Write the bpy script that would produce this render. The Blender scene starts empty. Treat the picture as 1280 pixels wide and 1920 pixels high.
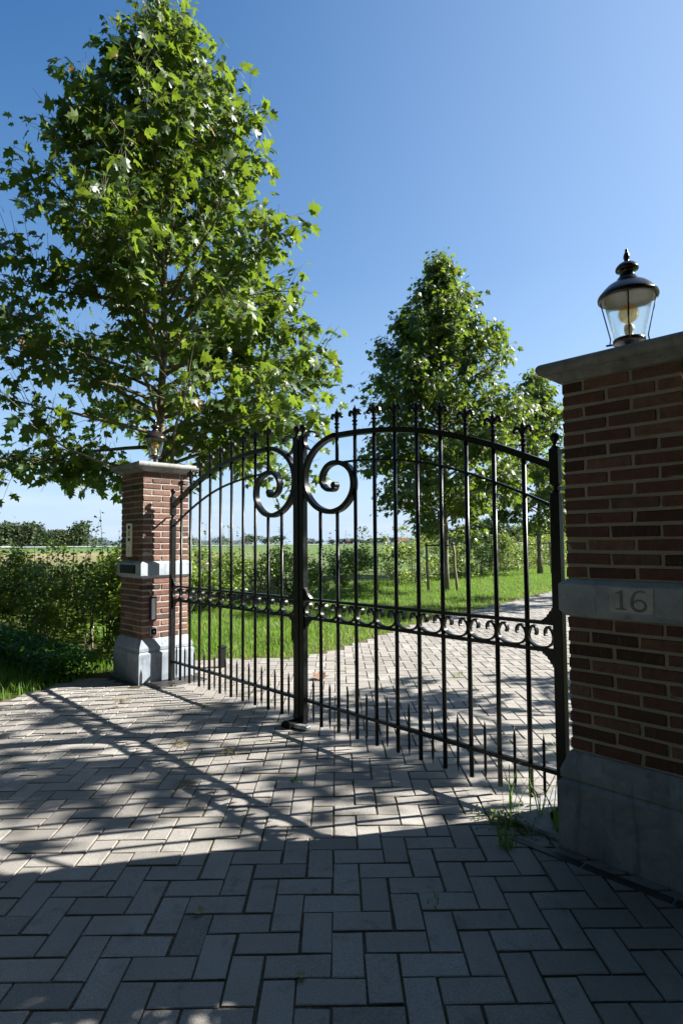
import bpy, bmesh, math, random
import numpy as np
from mathutils import Vector, Matrix

rad = math.radians
SC = bpy.context.scene
COL = SC.collection
RNG = np.random.default_rng(7)
random.seed(7)

# ------------------------------------------------------------------ camera
CAM = Vector((3.4955, -2.6948, 1.4079))
YAW, PITCH, ROLL = -0.8029, 0.0537, -0.0067
Fv = Vector((math.sin(YAW) * math.cos(PITCH), math.cos(YAW) * math.cos(PITCH), math.sin(PITCH)))
Rv = Vector((math.cos(YAW), -math.sin(YAW), 0.0))
Uv = Rv.cross(Fv)
R2 = Rv * math.cos(ROLL) + Uv * math.sin(ROLL)
U2 = Uv * math.cos(ROLL) - Rv * math.sin(ROLL)
cd = bpy.data.cameras.new('camera')
cd.sensor_fit = 'VERTICAL'
cd.sensor_height = 36.0
cd.sensor_width = 24.0
cd.lens = 1092.6 / 1920 * 36.0
cd.clip_start = 0.05
cd.clip_end = 6000
cam = bpy.data.objects.new('camera', cd)
COL.objects.link(cam)
M = Matrix((R2, U2, -Fv)).transposed().to_4x4()
M.translation = CAM
cam.matrix_world = M
SC.camera = cam

# ------------------------------------------------------------------ sky, sun, exposure
SUN_DIR = Vector((0.78, 1.24, 1.0)).normalized()          # towards the sun
SUN_EL = math.asin(SUN_DIR.z)
SUN_AZ = math.atan2(SUN_DIR.x, SUN_DIR.y)
world = bpy.data.worlds.new('World')
SC.world = world
world.use_nodes = True
wn, wl = world.node_tree.nodes, world.node_tree.links
wn.clear()
wo = wn.new('ShaderNodeOutputWorld')
wb = wn.new('ShaderNodeBackground')
sky = wn.new('ShaderNodeTexSky')
sky.sky_type = 'NISHITA'
sky.sun_disc = False
sky.sun_elevation = SUN_EL
sky.sun_rotation = SUN_AZ
sky.altitude = 0
sky.air_density = 1.0
sky.dust_density = 0.9
sky.ozone_density = 3.0
wb.inputs['Strength'].default_value = 0.054
hs = wn.new('ShaderNodeHueSaturation')                   # the photograph's clear saturated blue
hs.inputs['Saturation'].default_value = 1.36
wl.new(sky.outputs[0], hs.inputs['Color'])
# pale haze low over the land and thin high cloud streaks
tc = wn.new('ShaderNodeTexCoord')
sp = wn.new('ShaderNodeSeparateXYZ')
wl.new(tc.outputs['Generated'], sp.inputs[0])
hz = wn.new('ShaderNodeValToRGB')
hz.color_ramp.interpolation = 'LINEAR'
hz.color_ramp.elements.new(0.5)
hz.color_ramp.elements.new(0.6)
for e, (p_, c_) in zip(hz.color_ramp.elements, ((0.0, (0.92,) * 3 + (1,)), (0.14, (0.50,) * 3 + (1,)), (0.42, (0.17,) * 3 + (1,)), (0.75, (0, 0, 0, 1)))):
    e.position, e.color = p_, c_
wl.new(sp.outputs[2], hz.inputs[0])
mp_ = wn.new('ShaderNodeMapping')
mp_.inputs['Scale'].default_value = (1.6, 1.6, 16)
wl.new(tc.outputs['Generated'], mp_.inputs[0])
cn = wn.new('ShaderNodeTexNoise')
cn.inputs['Scale'].default_value = 2.4
cn.inputs['Detail'].default_value = 6
cn.inputs['Roughness'].default_value = 0.55
wl.new(mp_.outputs[0], cn.inputs['Vector'])
cr = wn.new('ShaderNodeValToRGB')
for e, (p_, c_) in zip(cr.color_ramp.elements, ((0.48, (0, 0, 0, 1)), (0.78, (0.5, 0.5, 0.5, 1)))):
    e.position, e.color = p_, c_
wl.new(cn.outputs[0], cr.inputs[0])
cz_ = wn.new('ShaderNodeValToRGB')
for e, (p_, c_) in zip(cz_.color_ramp.elements, ((0.03, (1, 1, 1, 1)), (0.22, (0, 0, 0, 1)))):
    e.position, e.color = p_, c_
wl.new(sp.outputs[2], cz_.inputs[0])
cm = wn.new('ShaderNodeMath')
cm.operation = 'MULTIPLY'
wl.new(cr.outputs[0], cm.inputs[0])
wl.new(cz_.outputs[0], cm.inputs[1])
dp = wn.new('ShaderNodeVectorMath')
dp.operation = 'DOT_PRODUCT'
wl.new(tc.outputs['Generated'], dp.inputs[0])
dp.inputs[1].default_value = tuple(SUN_DIR)
mx_ = wn.new('ShaderNodeMath')
mx_.operation = 'MAXIMUM'
wl.new(dp.outputs['Value'], mx_.inputs[0])
mx_.inputs[1].default_value = 0.0
pw = wn.new('ShaderNodeMath')
pw.operation = 'POWER'
wl.new(mx_.outputs[0], pw.inputs[0])
pw.inputs[1].default_value = 2.0
ma = wn.new('ShaderNodeMath')
ma.operation = 'MULTIPLY_ADD'
ma.use_clamp = True
wl.new(pw.outputs[0], ma.inputs[0])
ma.inputs[1].default_value = 0.55
wl.new(hz.outputs[0], ma.inputs[2])
mh = wn.new('ShaderNodeMixRGB')
wl.new(ma.outputs[0], mh.inputs[0])
wl.new(hs.outputs[0], mh.inputs[1])
mh.inputs[2].default_value = (3.6, 4.7, 6.2, 1)
mc = wn.new('ShaderNodeMixRGB')
wl.new(cm.outputs[0], mc.inputs[0])
wl.new(mh.outputs[0], mc.inputs[1])
mc.inputs[2].default_value = (5.2, 5.6, 6.2, 1)
wl.new(mc.outputs[0], wb.inputs[0])
wl.new(wb.outputs[0], wo.inputs[0])
sd = bpy.data.lights.new('sun', 'SUN')
sd.energy = 5.0
sd.angle = rad(0.53)
sd.color = (1.0, 0.955, 0.88)
sun = bpy.data.objects.new('sun', sd)
COL.objects.link(sun)
sun.rotation_euler = (-SUN_DIR).to_track_quat('-Z', 'Y').to_euler()
sun.location = (8, 12, 12)
SC.view_settings.view_transform = 'Standard'
SC.view_settings.look = 'None'
SC.view_settings.gamma = 1.0
SC.view_settings.exposure = 1.72
SC.view_settings.use_curve_mapping = False
SC.cycles.max_bounces = 8
SC.cycles.transparent_max_bounces = 8
SC.cycles.use_denoising = True


# ------------------------------------------------------------------ materials
class Nodes:
    def __init__(self, name):
        self.m = bpy.data.materials.new(name)
        self.m.use_nodes = True
        self.t = self.m.node_tree
        self.t.nodes.clear()
        self.out = self.t.nodes.new('ShaderNodeOutputMaterial')

    def n(self, kind, **kw):
        nd = self.t.nodes.new('ShaderNode' + kind)
        for k, v in kw.items():
            if isinstance(v, bpy.types.NodeSocket):
                self.t.links.new(v, nd.inputs[k])
            elif k in nd.inputs:
                nd.inputs[k].default_value = v
            else:
                setattr(nd, k, v)
        return nd

    def link(self, a, b):
        self.t.links.new(a, b)

    def ramp(self, fac, stops):
        r = self.n('ValToRGB')
        while len(r.color_ramp.elements) < len(stops):
            r.color_ramp.elements.new(0.5)
        for e, (p, c) in zip(r.color_ramp.elements, stops):
            e.position = p
            e.color = (*c, 1) if len(c) == 3 else c
        self.link(fac, r.inputs[0])
        return r.outputs[0]

    def mix(self, fac, a, b, mode='MIX'):
        m = self.n('MixRGB', blend_type=mode)
        for s, v in ((0, fac), (1, a), (2, b)):
            if isinstance(v, bpy.types.NodeSocket):
                self.link(v, m.inputs[s])
            else:
                m.inputs[s].default_value = v if s == 0 else ((*v, 1) if len(v) == 3 else v)
        return m.outputs[0]

    def math(self, op, a, b=0.0):
        m = self.n('Math', operation=op)
        for s, v in ((0, a), (1, b)):
            if isinstance(v, bpy.types.NodeSocket):
                self.link(v, m.inputs[s])
            else:
                m.inputs[s].default_value = v
        return m.outputs[0]

    def noise(self, vec, scale, detail=4, rough=0.55, dist=0.0):
        nd = self.n('TexNoise', Scale=scale, Detail=detail, Roughness=rough, Distortion=dist)
        if vec is not None:
            self.link(vec, nd.inputs['Vector'])
        return nd.outputs[0]

    def bump(self, h, strength, dist):
        b = self.n('Bump', Strength=strength, Distance=dist)
        self.link(h, b.inputs['Height'])
        return b.outputs[0]

    def principled(self, color, rough=0.6, normal=None, metallic=0.0, spec=0.5):
        p = self.n('BsdfPrincipled')
        for k, v in (('Base Color', color), ('Roughness', rough), ('Metallic', metallic), ('Specular IOR Level', spec)):
            if isinstance(v, bpy.types.NodeSocket):
                self.link(v, p.inputs[k])
            else:
                p.inputs[k].default_value = (*v, 1) if isinstance(v, tuple) and len(v) == 3 else v
        if normal is not None:
            self.link(normal, p.inputs['Normal'])
        return p

    def done(self, sh):
        self.link(sh.outputs[0] if hasattr(sh, 'outputs') else sh, self.out.inputs[0])
        return self.m


def mat_plain(name, col, rough=0.5, metallic=0.0, spec=0.5, nscale=30, namt=0.15):
    N = Nodes(name)
    g = N.n('NewGeometry').outputs['Position']
    ns = N.noise(g, nscale, 3)
    c = N.mix(ns, tuple(x * (1 - namt) for x in col), tuple(min(1, x * (1 + namt)) for x in col))
    return N.done(N.principled(c, rough, None, metallic, spec))


def mat_paver():
    N = Nodes('concrete_paver')
    pos = N.n('NewGeometry').outputs['Position']
    rnd = N.n('Attribute', attribute_name='rnd').outputs['Fac']
    tone = N.ramp(rnd, [(0, (0.25, 0.233, 0.212)), (0.3, (0.325, 0.304, 0.278)), (0.7, (0.36, 0.338, 0.31)), (1, (0.42, 0.398, 0.368))])
    patch = N.noise(pos, 1.3, 5, 0.6)
    tone = N.mix(N.ramp(patch, [(0.35, (0.0, 0, 0)), (0.7, (0.5, 0.5, 0.5))]), tone, (0.27, 0.25, 0.222), 'MIX')
    grit = N.noise(pos, 230, 3, 0.75)
    tone = N.mix(0.8, tone, N.ramp(grit, [(0.3, (0.35, 0.35, 0.35)), (0.62, (1.0, 1.0, 1.0)), (0.72, (1.6, 1.6, 1.6))]), 'MULTIPLY')
    stain = N.noise(pos, 9, 6, 0.65)
    tone = N.mix(N.ramp(stain, [(0.56, (0, 0, 0)), (0.75, (0.7, 0.7, 0.7))]), tone, (0.11, 0.098, 0.082))
    tyre = N.noise(pos, 0.55, 5, 0.7, 1.2)
    tone = N.mix(N.ramp(tyre, [(0.46, (0, 0, 0)), (0.66, (0.6, 0.6, 0.6))]), tone, (0.19, 0.178, 0.162))
    nrm = N.bump(grit, 0.55, 0.003)
    return N.done(N.principled(tone, 0.82, nrm, 0, 0.3))


def mat_joint():
    N = Nodes('paving_bed')
    pos = N.n('NewGeometry').outputs['Position']
    a = N.noise(pos, 60, 4, 0.7)
    b = N.noise(pos, 2.2, 5, 0.6)
    c = N.ramp(a, [(0.3, (0.045, 0.037, 0.027)), (0.7, (0.15, 0.125, 0.095))])
    c = N.mix(N.ramp(b, [(0.5, (0, 0, 0)), (0.65, (0.8, 0.8, 0.8))]), c, (0.055, 0.06, 0.022))
    return N.done(N.principled(c, 0.95, N.bump(a, 0.8, 0.006), 0, 0.1))


def mat_brick():
    N = Nodes('red_brick')
    pos = N.n('NewGeometry').outputs['Position']
    oi = N.n('ObjectInfo').outputs['Random']
    tone = N.ramp(oi, [(0, (0.060, 0.042, 0.038)), (0.12, (0.115, 0.066, 0.056)), (0.4, (0.175, 0.090, 0.075)), (0.7, (0.215, 0.112, 0.092)), (0.9, (0.27, 0.168, 0.130)), (1, (0.12, 0.072, 0.062))])
    n1 = N.noise(pos, 22, 6, 0.65)
    tone = N.mix(N.ramp(n1, [(0.42, (0, 0, 0)), (0.75, (0.75, 0.75, 0.75))]), tone, (0.11, 0.055, 0.045))
    mp = N.n('Mapping', Scale=(60, 60, 8))
    N.link(pos, mp.inputs[0])
    streak = N.noise(mp.outputs[0], 1.6, 4, 0.6)
    tone = N.mix(N.ramp(streak, [(0.55, (0, 0, 0)), (0.8, (0.45, 0.45, 0.45))]), tone, (0.33, 0.23, 0.18))
    g = N.noise(pos, 170, 4, 0.7)
    tone = N.mix(0.4, tone, N.ramp(g, [(0.3, (0.55, 0.55, 0.55)), (0.7, (1.25, 1.25, 1.25))]), 'MULTIPLY')
    h = N.mix(0.5, g, n1)
    return N.done(N.principled(tone, 0.88, N.bump(h, 0.95, 0.009), 0, 0.2))


def mat_stone(name, a, b, c):
    N = Nodes(name)
    pos = N.n('NewGeometry').outputs['Position']
    n1 = N.noise(pos, 6, 7, 0.62, 0.6)
    n2 = N.noise(pos, 45, 5, 0.7)
    n3 = N.noise(pos, 2.3, 4, 0.6, 1.0)
    t = N.ramp(n1, [(0.3, a), (0.52, b), (0.75, c)])
    t = N.mix(0.35, t, N.ramp(n2, [(0.3, (0.6, 0.6, 0.6)), (0.7, (1.25, 1.25, 1.25))]), 'MULTIPLY')
    t = N.mix(N.ramp(n3, [(0.55, (0, 0, 0)), (0.8, (0.65, 0.65, 0.65))]), t, tuple(x * 0.42 for x in a))
    mp = N.n('Mapping', Scale=(26, 26, 3.5))
    N.link(pos, mp.inputs[0])
    drip = N.noise(mp.outputs[0], 1.0, 5, 0.65)
    t = N.mix(N.ramp(drip, [(0.54, (0, 0, 0)), (0.74, (0.7, 0.7, 0.7))]), t, (a[0] * .38, a[1] * .40, a[2] * .34))
    return N.done(N.principled(t, N.ramp(n1, [(0.3, (0.6,) * 3), (0.8, (0.85,) * 3)]), N.bump(n2, 0.35, 0.004), 0, 0.35))


def mat_mortar():
    N = Nodes('mortar')
    pos = N.n('NewGeometry').outputs['Position']
    g = N.noise(pos, 150, 4, 0.7)
    b = N.noise(pos, 5, 4)
    t = N.ramp(g, [(0.3, (0.29, 0.262, 0.22)), (0.7, (0.50, 0.465, 0.405))])
    t = N.mix(N.ramp(b, [(0.5, (0, 0, 0)), (0.75, (0.5, 0.5, 0.5))]), t, (0.20, 0.19, 0.13))
    return N.done(N.principled(t, 0.95, N.bump(g, 0.8, 0.003), 0, 0.1))


def mat_iron():
    N = Nodes('black_painted_iron')
    pos = N.n('NewGeometry').outputs['Position']
    n = N.noise(pos, 35, 5, 0.6)
    f = N.noise(pos, 260, 3, 0.6)
    c = N.ramp(n, [(0.3, (0.005, 0.0055, 0.0055)), (0.7, (0.009, 0.0105, 0.011))])
    c = N.mix(N.ramp(f, [(0.66, (0, 0, 0)), (0.75, (0.35, 0.35, 0.35))]), c, (0.16, 0.155, 0.14))
    r = N.ramp(n, [(0.3, (0.27,) * 3), (0.75, (0.44,) * 3)])
    return N.done(N.principled(c, r, N.bump(n, 0.12, 0.003), 0, 0.3))


def mat_leaf(name, stops, trans, tfac=0.42, rough=0.42):
    N = Nodes(name)
    rnd = N.n('Attribute', attribute_name='rnd').outputs['Fac']
    pos = N.n('NewGeometry')
    c = N.ramp(rnd, stops)
    n = N.noise(pos.outputs['Position'], 14, 4, 0.6)
    c = N.mix(0.45, c, N.ramp(n, [(0.3, (0.6, 0.6, 0.6)), (0.7, (1.35, 1.35, 1.25))]), 'MULTIPLY')
    p = N.principled(c, rough, None, 0, 0.5)
    t = N.n('BsdfTranslucent')
    tc = N.mix(0.5, c, trans, 'MIX')
    N.link(tc, t.inputs[0])
    mx = N.n('MixShader')
    mx.inputs[0].default_value = tfac
    N.link(p.outputs[0], mx.inputs[1])
    N.link(t.outputs[0], mx.inputs[2])
    return N.done(mx)


def mat_bark():
    N = Nodes('plane_tree_bark')
    pos = N.n('NewGeometry').outputs['Position']
    mp = N.n('Mapping', Scale=(1, 1, 0.35))
    N.link(pos, mp.inputs[0])
    a = N.noise(mp.outputs[0], 16, 5, 0.6, 0.5)
    c = N.ramp(a, [(0.3, (0.075, 0.065, 0.045)), (0.5, (0.15, 0.135, 0.095)), (0.7, (0.27, 0.25, 0.185))])
    return N.done(N.principled(c, 0.85, N.bump(a, 0.6, 0.01), 0, 0.2))


def mat_ground():
    N = Nodes('field_and_meadow')
    pos = N.n('NewGeometry').outputs['Position']
    sx = N.n('SeparateXYZ')
    N.link(pos, sx.inputs[0])
    d = N.math('ADD', N.math('MULTIPLY', sx.outputs[0], -0.85), N.math('MULTIPLY', sx.outputs[1], 0.5))
    nz = N.noise(pos, 0.02, 3)
    d2 = N.math('ADD', d, N.math('MULTIPLY', N.math('SUBTRACT', nz, 0.5), 30.0))
    band = N.ramp(N.math('DIVIDE', d2, 600.0), [(0.06, (0.075, 0.105, 0.03)), (0.09, (0.20, 0.17, 0.095)), (0.16, (0.235, 0.195, 0.11)), (0.21, (0.10, 0.155, 0.05)), (0.5, (0.085, 0.15, 0.042)), (1.0, (0.07, 0.125, 0.036))])
    # the stubble strip lies only in the western part of the field
    west = N.math('SUBTRACT', N.math('MULTIPLY', sx.outputs[0], -0.55), sx.outputs[1])
    wm = N.ramp(N.math('DIVIDE', N.math('ADD', west, 40.0), 80.0), [(0.25, (0, 0, 0)), (0.75, (1, 1, 1))])
    band = N.mix(wm, (0.10, 0.15, 0.05), band)
    n1 = N.noise(pos, 3.0, 6, 0.7)
    n2 = N.noise(pos, 0.11, 5, 0.6)
    c = N.mix(0.7, band, N.ramp(n1, [(0.3, (0.55, 0.55, 0.5)), (0.7, (1.35, 1.35, 1.3))]), 'MULTIPLY')
    c = N.mix(0.7, c, N.ramp(n2, [(0.3, (0.7, 0.75, 0.6)), (0.7, (1.25, 1.2, 1.25))]), 'MULTIPLY')
    return N.done(N.principled(c, 0.95, N.bump(n1, 0.5, 0.05), 0, 0.1))


def mat_soil():
    N = Nodes('lawn_soil')
    pos = N.n('NewGeometry').outputs['Position']
    a = N.noise(pos, 18, 5, 0.7)
    b = N.noise(pos, 1.2, 4)
    c = N.ramp(a, [(0.3, (0.035, 0.045, 0.014)), (0.7, (0.075, 0.105, 0.025))])
    c = N.mix(N.ramp(b, [(0.5, (0, 0, 0)), (0.7, (0.6, 0.6, 0.6))]), c, (0.10, 0.085, 0.04))
    return N.done(N.principled(c, 0.95, N.bump(a, 0.7, 0.02), 0, 0.1))


def mat_glass():
    N = Nodes('lantern_glass')
    g = N.n('BsdfGlass', Roughness=0.02, IOR=1.12)
    g.inputs['Color'].default_value = (0.93, 0.95, 0.92, 1)
    t = N.n('BsdfTransparent')
    t.inputs[0].default_value = (0.9, 0.93, 0.9, 1)
    mx = N.n('MixShader')
    mx.inputs[0].default_value = 0.45
    N.link(t.outputs[0], mx.inputs[1])
    N.link(g.outputs[0], mx.inputs[2])
    dd = N.n('BsdfTranslucent')                           # a film of dust, also standing in for pale reflected sky
    dd.inputs[0].default_value = (0.7, 0.74, 0.68, 1)
    m2 = N.n('MixShader')
    m2.inputs[0].default_value = 0.055
    N.link(mx.outputs[0], m2.inputs[1])
    N.link(dd.outputs[0], m2.inputs[2])
    return N.done(m2)


def mat_bulb():
    N = Nodes('amber_bulb_glass')
    p = N.principled((0.75, 0.5, 0.2), 0.12, None, 0, 0.5)
    t = N.n('BsdfTransparent')
    t.inputs[0].default_value = (0.95, 0.80, 0.52, 1)
    mx = N.n('MixShader')
    mx.inputs[0].default_value = 0.38
    N.link(t.outputs[0], mx.inputs[1])
    N.link(p.outputs[0], mx.inputs[2])
    return N.done(mx)


MAT = dict(
    paver=mat_paver(), joint=mat_joint(), brick=mat_brick(), mortar=mat_mortar(), iron=mat_iron(),
    bluestone=mat_stone('bluestone', (0.18, 0.21, 0.25), (0.265, 0.305, 0.35), (0.35, 0.39, 0.43)),
    litstone=mat_stone('lit_bluestone', (0.27, 0.31, 0.36), (0.39, 0.44, 0.50), (0.48, 0.53, 0.58)),  # same stone as the plinth, its brighter light put into the band's colour
    capstone=mat_stone('weathered_capstone', (0.17, 0.17, 0.16), (0.28, 0.28, 0.27), (0.40, 0.40, 0.39)),
    stipple=mat_stone('stippled_stone', (0.36, 0.385, 0.41), (0.53, 0.56, 0.585), (0.70, 0.73, 0.75)),
    engraved=mat_plain('dark_engraved_stone', (0.19, 0.20, 0.205), 0.7),
    bark=mat_bark(), ground=mat_ground(), soil=mat_soil(), glass=mat_glass(), bulb=mat_bulb(),
    bronze=mat_plain('dark_brown_enamel', (0.022, 0.014, 0.014), 0.24, 0, 0.6),
    tinplate=mat_plain('lantern_inner_plate', (0.20, 0.155, 0.11), 0.6),
    ceramic=mat_plain('cream_ceramic', (0.55, 0.47, 0.33), 0.5),
    brass=mat_plain('brass_plate', (0.62, 0.54, 0.34), 0.38, 0.15),
    black=mat_plain('black_plastic', (0.010, 0.010, 0.010), 0.6, 0, 0.12),
    darkframe=mat_plain('dark_blue_frame', (0.02, 0.024, 0.035), 0.4),
    opal=mat_plain('opal_white_panel', (0.86, 0.87, 0.86), 0.4),
    whitep=mat_plain('white_plastic', (0.75, 0.75, 0.72), 0.4),
    steel=mat_plain('worn_zinc', (0.42, 0.43, 0.44), 0.4, 0.6, 0.5, 60, 0.35),
    plate=mat_plain('grimy_steel_plate', (0.045, 0.042, 0.038), 0.5, 0.2, 0.5, 18, 0.7),
    coverplate=mat_plain('weathered_zinc_cover', (0.25, 0.25, 0.25), 0.75, 0, 0.3, 14, 0.45),
    stake=mat_plain('weathered_stake_wood', (0.24, 0.20, 0.14), 0.9, 0, 0.2, 25, 0.4),
    rubber=mat_plain('black_rubber_strap', (0.012, 0.012, 0.013), 0.7),
    plane=mat_leaf('plane_tree_leaf', [(0, (0.016, 0.047, 0.010)), (0.35, (0.028, 0.072, 0.013)), (0.75, (0.052, 0.105, 0.017)), (0.93, (0.10, 0.145, 0.024)), (0.965, (0.20, 0.17, 0.03)), (1, (0.24, 0.13, 0.035))], (0.33, 0.46, 0.03), 0.42, 0.44),
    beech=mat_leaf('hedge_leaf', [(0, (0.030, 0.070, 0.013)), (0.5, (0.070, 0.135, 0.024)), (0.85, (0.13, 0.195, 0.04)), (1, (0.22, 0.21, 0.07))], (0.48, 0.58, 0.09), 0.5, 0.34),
    cover=mat_leaf('ground_cover_leaf', [(0, (0.02, 0.075, 0.014)), (1, (0.06, 0.17, 0.025))], (0.2, 0.42, 0.04), 0.4, 0.45),
    grass=mat_leaf('grass_blade', [(0, (0.055, 0.135, 0.012)), (0.55, (0.105, 0.215, 0.020)), (0.88, (0.17, 0.26, 0.035)), (1, (0.34, 0.29, 0.12))], (0.32, 0.56, 0.04), 0.42, 0.5),
    farleaf=mat_leaf('far_wood_leaf', [(0, (0.018, 0.038, 0.014)), (0.6, (0.035, 0.062, 0.02)), (1, (0.085, 0.078, 0.03))], (0.08, 0.12, 0.03), 0.2, 0.7),
    asphalt=mat_plain('asphalt', (0.055, 0.055, 0.058), 0.85),
    rail=mat_plain('galvanised_rail', (0.20, 0.22, 0.24), 0.7, 0.0),
    carwhite=mat_plain('white_car_paint', (0.75, 0.75, 0.75), 0.3),
    cardark=mat_plain('dark_car_paint', (0.06, 0.075, 0.085), 0.3),
    carglass=mat_plain('dark_car_glass', (0.02, 0.025, 0.03), 0.1),
    tyre=mat_plain('tyre_rubber', (0.015, 0.015, 0.015), 0.8),
    housewall=mat_plain('pale_house_wall', (0.42, 0.40, 0.36), 0.85),
    housebrick=mat_plain('brown_house_brick', (0.18, 0.10, 0.075), 0.85),
    tilered=mat_plain('red_roof_tile', (0.27, 0.10, 0.06), 0.8),
    tiledark=mat_plain('dark_roof_tile', (0.055, 0.040, 0.042), 0.8),
    dryleaf=mat_plain('dry_brown_leaf', (0.15, 0.085, 0.05), 0.8),
    straw=mat_plain('dry_grass_stalk', (0.24, 0.20, 0.11), 0.8),
)


# ------------------------------------------------------------------ mesh helpers
def link(name, me, mat=None, parent=None, loc=None):
    o = bpy.data.objects.new(name, me)
    COL.objects.link(o)
    if mat is not None and me is not None and not me.materials:
        me.materials.append(mat if not isinstance(mat, str) else MAT[mat])
    if parent is not None:
        o.parent = parent
    if loc is not None:
        o.location = loc
    return o


def tag(o, label=None, cat=None, group=None, kind=None):
    if label:
        o['label'] = label
    if cat:
        o['category'] = cat
    if group:
        o['group'] = group
    if kind:
        o['kind'] = kind
    return o


def thing(name, label, cat, loc=(0, 0, 0), group=None):
    o = bpy.data.objects.new(name, None)
    COL.objects.link(o)
    o.location = loc
    o.empty_display_size = 0.2
    return tag(o, label, cat, group)


def pyd(name, v, f, mat, parent=None, smooth=False):
    me = bpy.data.meshes.new(name)
    me.from_pydata([tuple(map(float, x)) for x in v], [], f)
    me.update()
    if smooth:
        me.polygons.foreach_set('use_smooth', [True] * len(me.polygons))
    return link(name, me, mat, parent)


def bm_box(bm, c, s, bevel=0.0, rot=None):
    r = bmesh.ops.create_cube(bm, size=1.0)
    vs = r['verts']
    bmesh.ops.scale(bm, vec=s, verts=vs)
    if bevel > 0:
        es = list({e for v in vs for e in v.link_edges})
        b = bmesh.ops.bevel(bm, geom=es, offset=bevel, segments=1, affect='EDGES', profile=0.5)
        vs = list({v for f in b['faces'] for v in f.verts} | {v for v in vs if v.is_valid})
    if rot is not None:
        bmesh.ops.rotate(bm, cent=(0, 0, 0), matrix=rot, verts=vs)
    bmesh.ops.translate(bm, vec=c, verts=vs)
    return vs


def bm_obj(name, bm, mat, parent=None, smooth=False):
    bmesh.ops.recalc_face_normals(bm, faces=bm.faces)
    me = bpy.data.meshes.new(name)
    bm.to_mesh(me)
    bm.free()
    if smooth:
        me.polygons.foreach_set('use_smooth', [True] * len(me.polygons))
    return link(name, me, mat, parent)


def box(name, lo, hi, mat, parent=None, bevel=0.0):
    bm = bmesh.new()
    lo, hi = Vector(lo), Vector(hi)
    bm_box(bm, (lo + hi) / 2, hi - lo, bevel)
    return bm_obj(name, bm, mat, parent)


def bm_lathe(bm, prof, seg=16, c=(0, 0, 0), cap=True):
    rings = []
    for r, z in prof:
        rings.append([bm.verts.new((c[0] + r * math.cos(2 * math.pi * k / seg), c[1] + r * math.sin(2 * math.pi * k / seg), c[2] + z)) for k in range(seg)])
    for a, b in zip(rings, rings[1:]):
        for k in range(seg):
            bm.faces.new((a[k], a[(k + 1) % seg], b[(k + 1) % seg], b[k]))
    if cap:
        bm.faces.new(rings[0][::-1])
        bm.faces.new(rings[-1])


def bm_tube(bm, pts, radii, seg=6, cap=True):
    pts = [Vector(p) for p in pts]
    rings = []
    prev = None
    for i, p in enumerate(pts):
        t = (pts[min(i + 1, len(pts) - 1)] - pts[max(i - 1, 0)]).normalized()
        ref = prev if prev is not None else (Vector((1, 0, 0)) if abs(t.x) < 0.8 else Vector((0, 1, 0)))
        n = (ref - t * ref.dot(t)).normalized()
        prev = n
        b = t.cross(n)
        r = radii[i] if hasattr(radii, '__len__') else radii
        rings.append([bm.verts.new(p + (n * math.cos(2 * math.pi * k / seg) + b * math.sin(2 * math.pi * k / seg)) * r) for k in range(seg)])
    for a, b in zip(rings, rings[1:]):
        for k in range(seg):
            bm.faces.new((a[k], a[(k + 1) % seg], b[(k + 1) % seg], b[k]))
    if cap:
        bm.faces.new(rings[0][::-1])
        bm.faces.new(rings[-1])


def catmull(pts, n=6):
    P = [Vector((*p, 0)) if len(p) == 2 else Vector(p) for p in pts]
    P = [P[0] * 2 - P[1]] + P + [P[-1] * 2 - P[-2]]
    out = []
    for i in range(1, len(P) - 2):
        for k in range(n):
            t = k / n
            a, b, c, d = P[i - 1], P[i], P[i + 1], P[i + 2]
            out.append(0.5 * ((2 * b) + (c - a) * t + (2 * a - 5 * b + 4 * c - d) * t * t + (3 * b - a - 3 * c + d) * t ** 3))
    out.append(P[-2])
    return out


def bm_flat(bm, path, t, d, y, sx=1.0, x0=0.0, bev=0.0):
    """rectangular bar swept along a path in the gate plane: t in the plane, d in depth"""
    n = len(path)
    rings = []
    for i, p in enumerate(path):
        tg = path[min(i + 1, n - 1)] - path[max(i - 1, 0)]
        tg = Vector((tg.x, tg.y)).normalized()
        nr = Vector((-tg.y, tg.x))
        tt = t[i] if hasattr(t, '__len__') else t
        ring = []
        for s, e in ((-1, -1), (1, -1), (1, 1), (-1, 1)):
            ring.append(bm.verts.new((x0 + sx * (p.x + nr.x * s * tt / 2), y + e * d / 2, p.y + nr.y * s * tt / 2)))
        rings.append(ring)
    for a, b in zip(rings, rings[1:]):
        for k in range(4):
            bm.faces.new((a[k], a[(k + 1) % 4], b[(k + 1) % 4], b[k]))
    bm.faces.new(rings[0][::-1])
    bm.faces.new(rings[-1])


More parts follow.
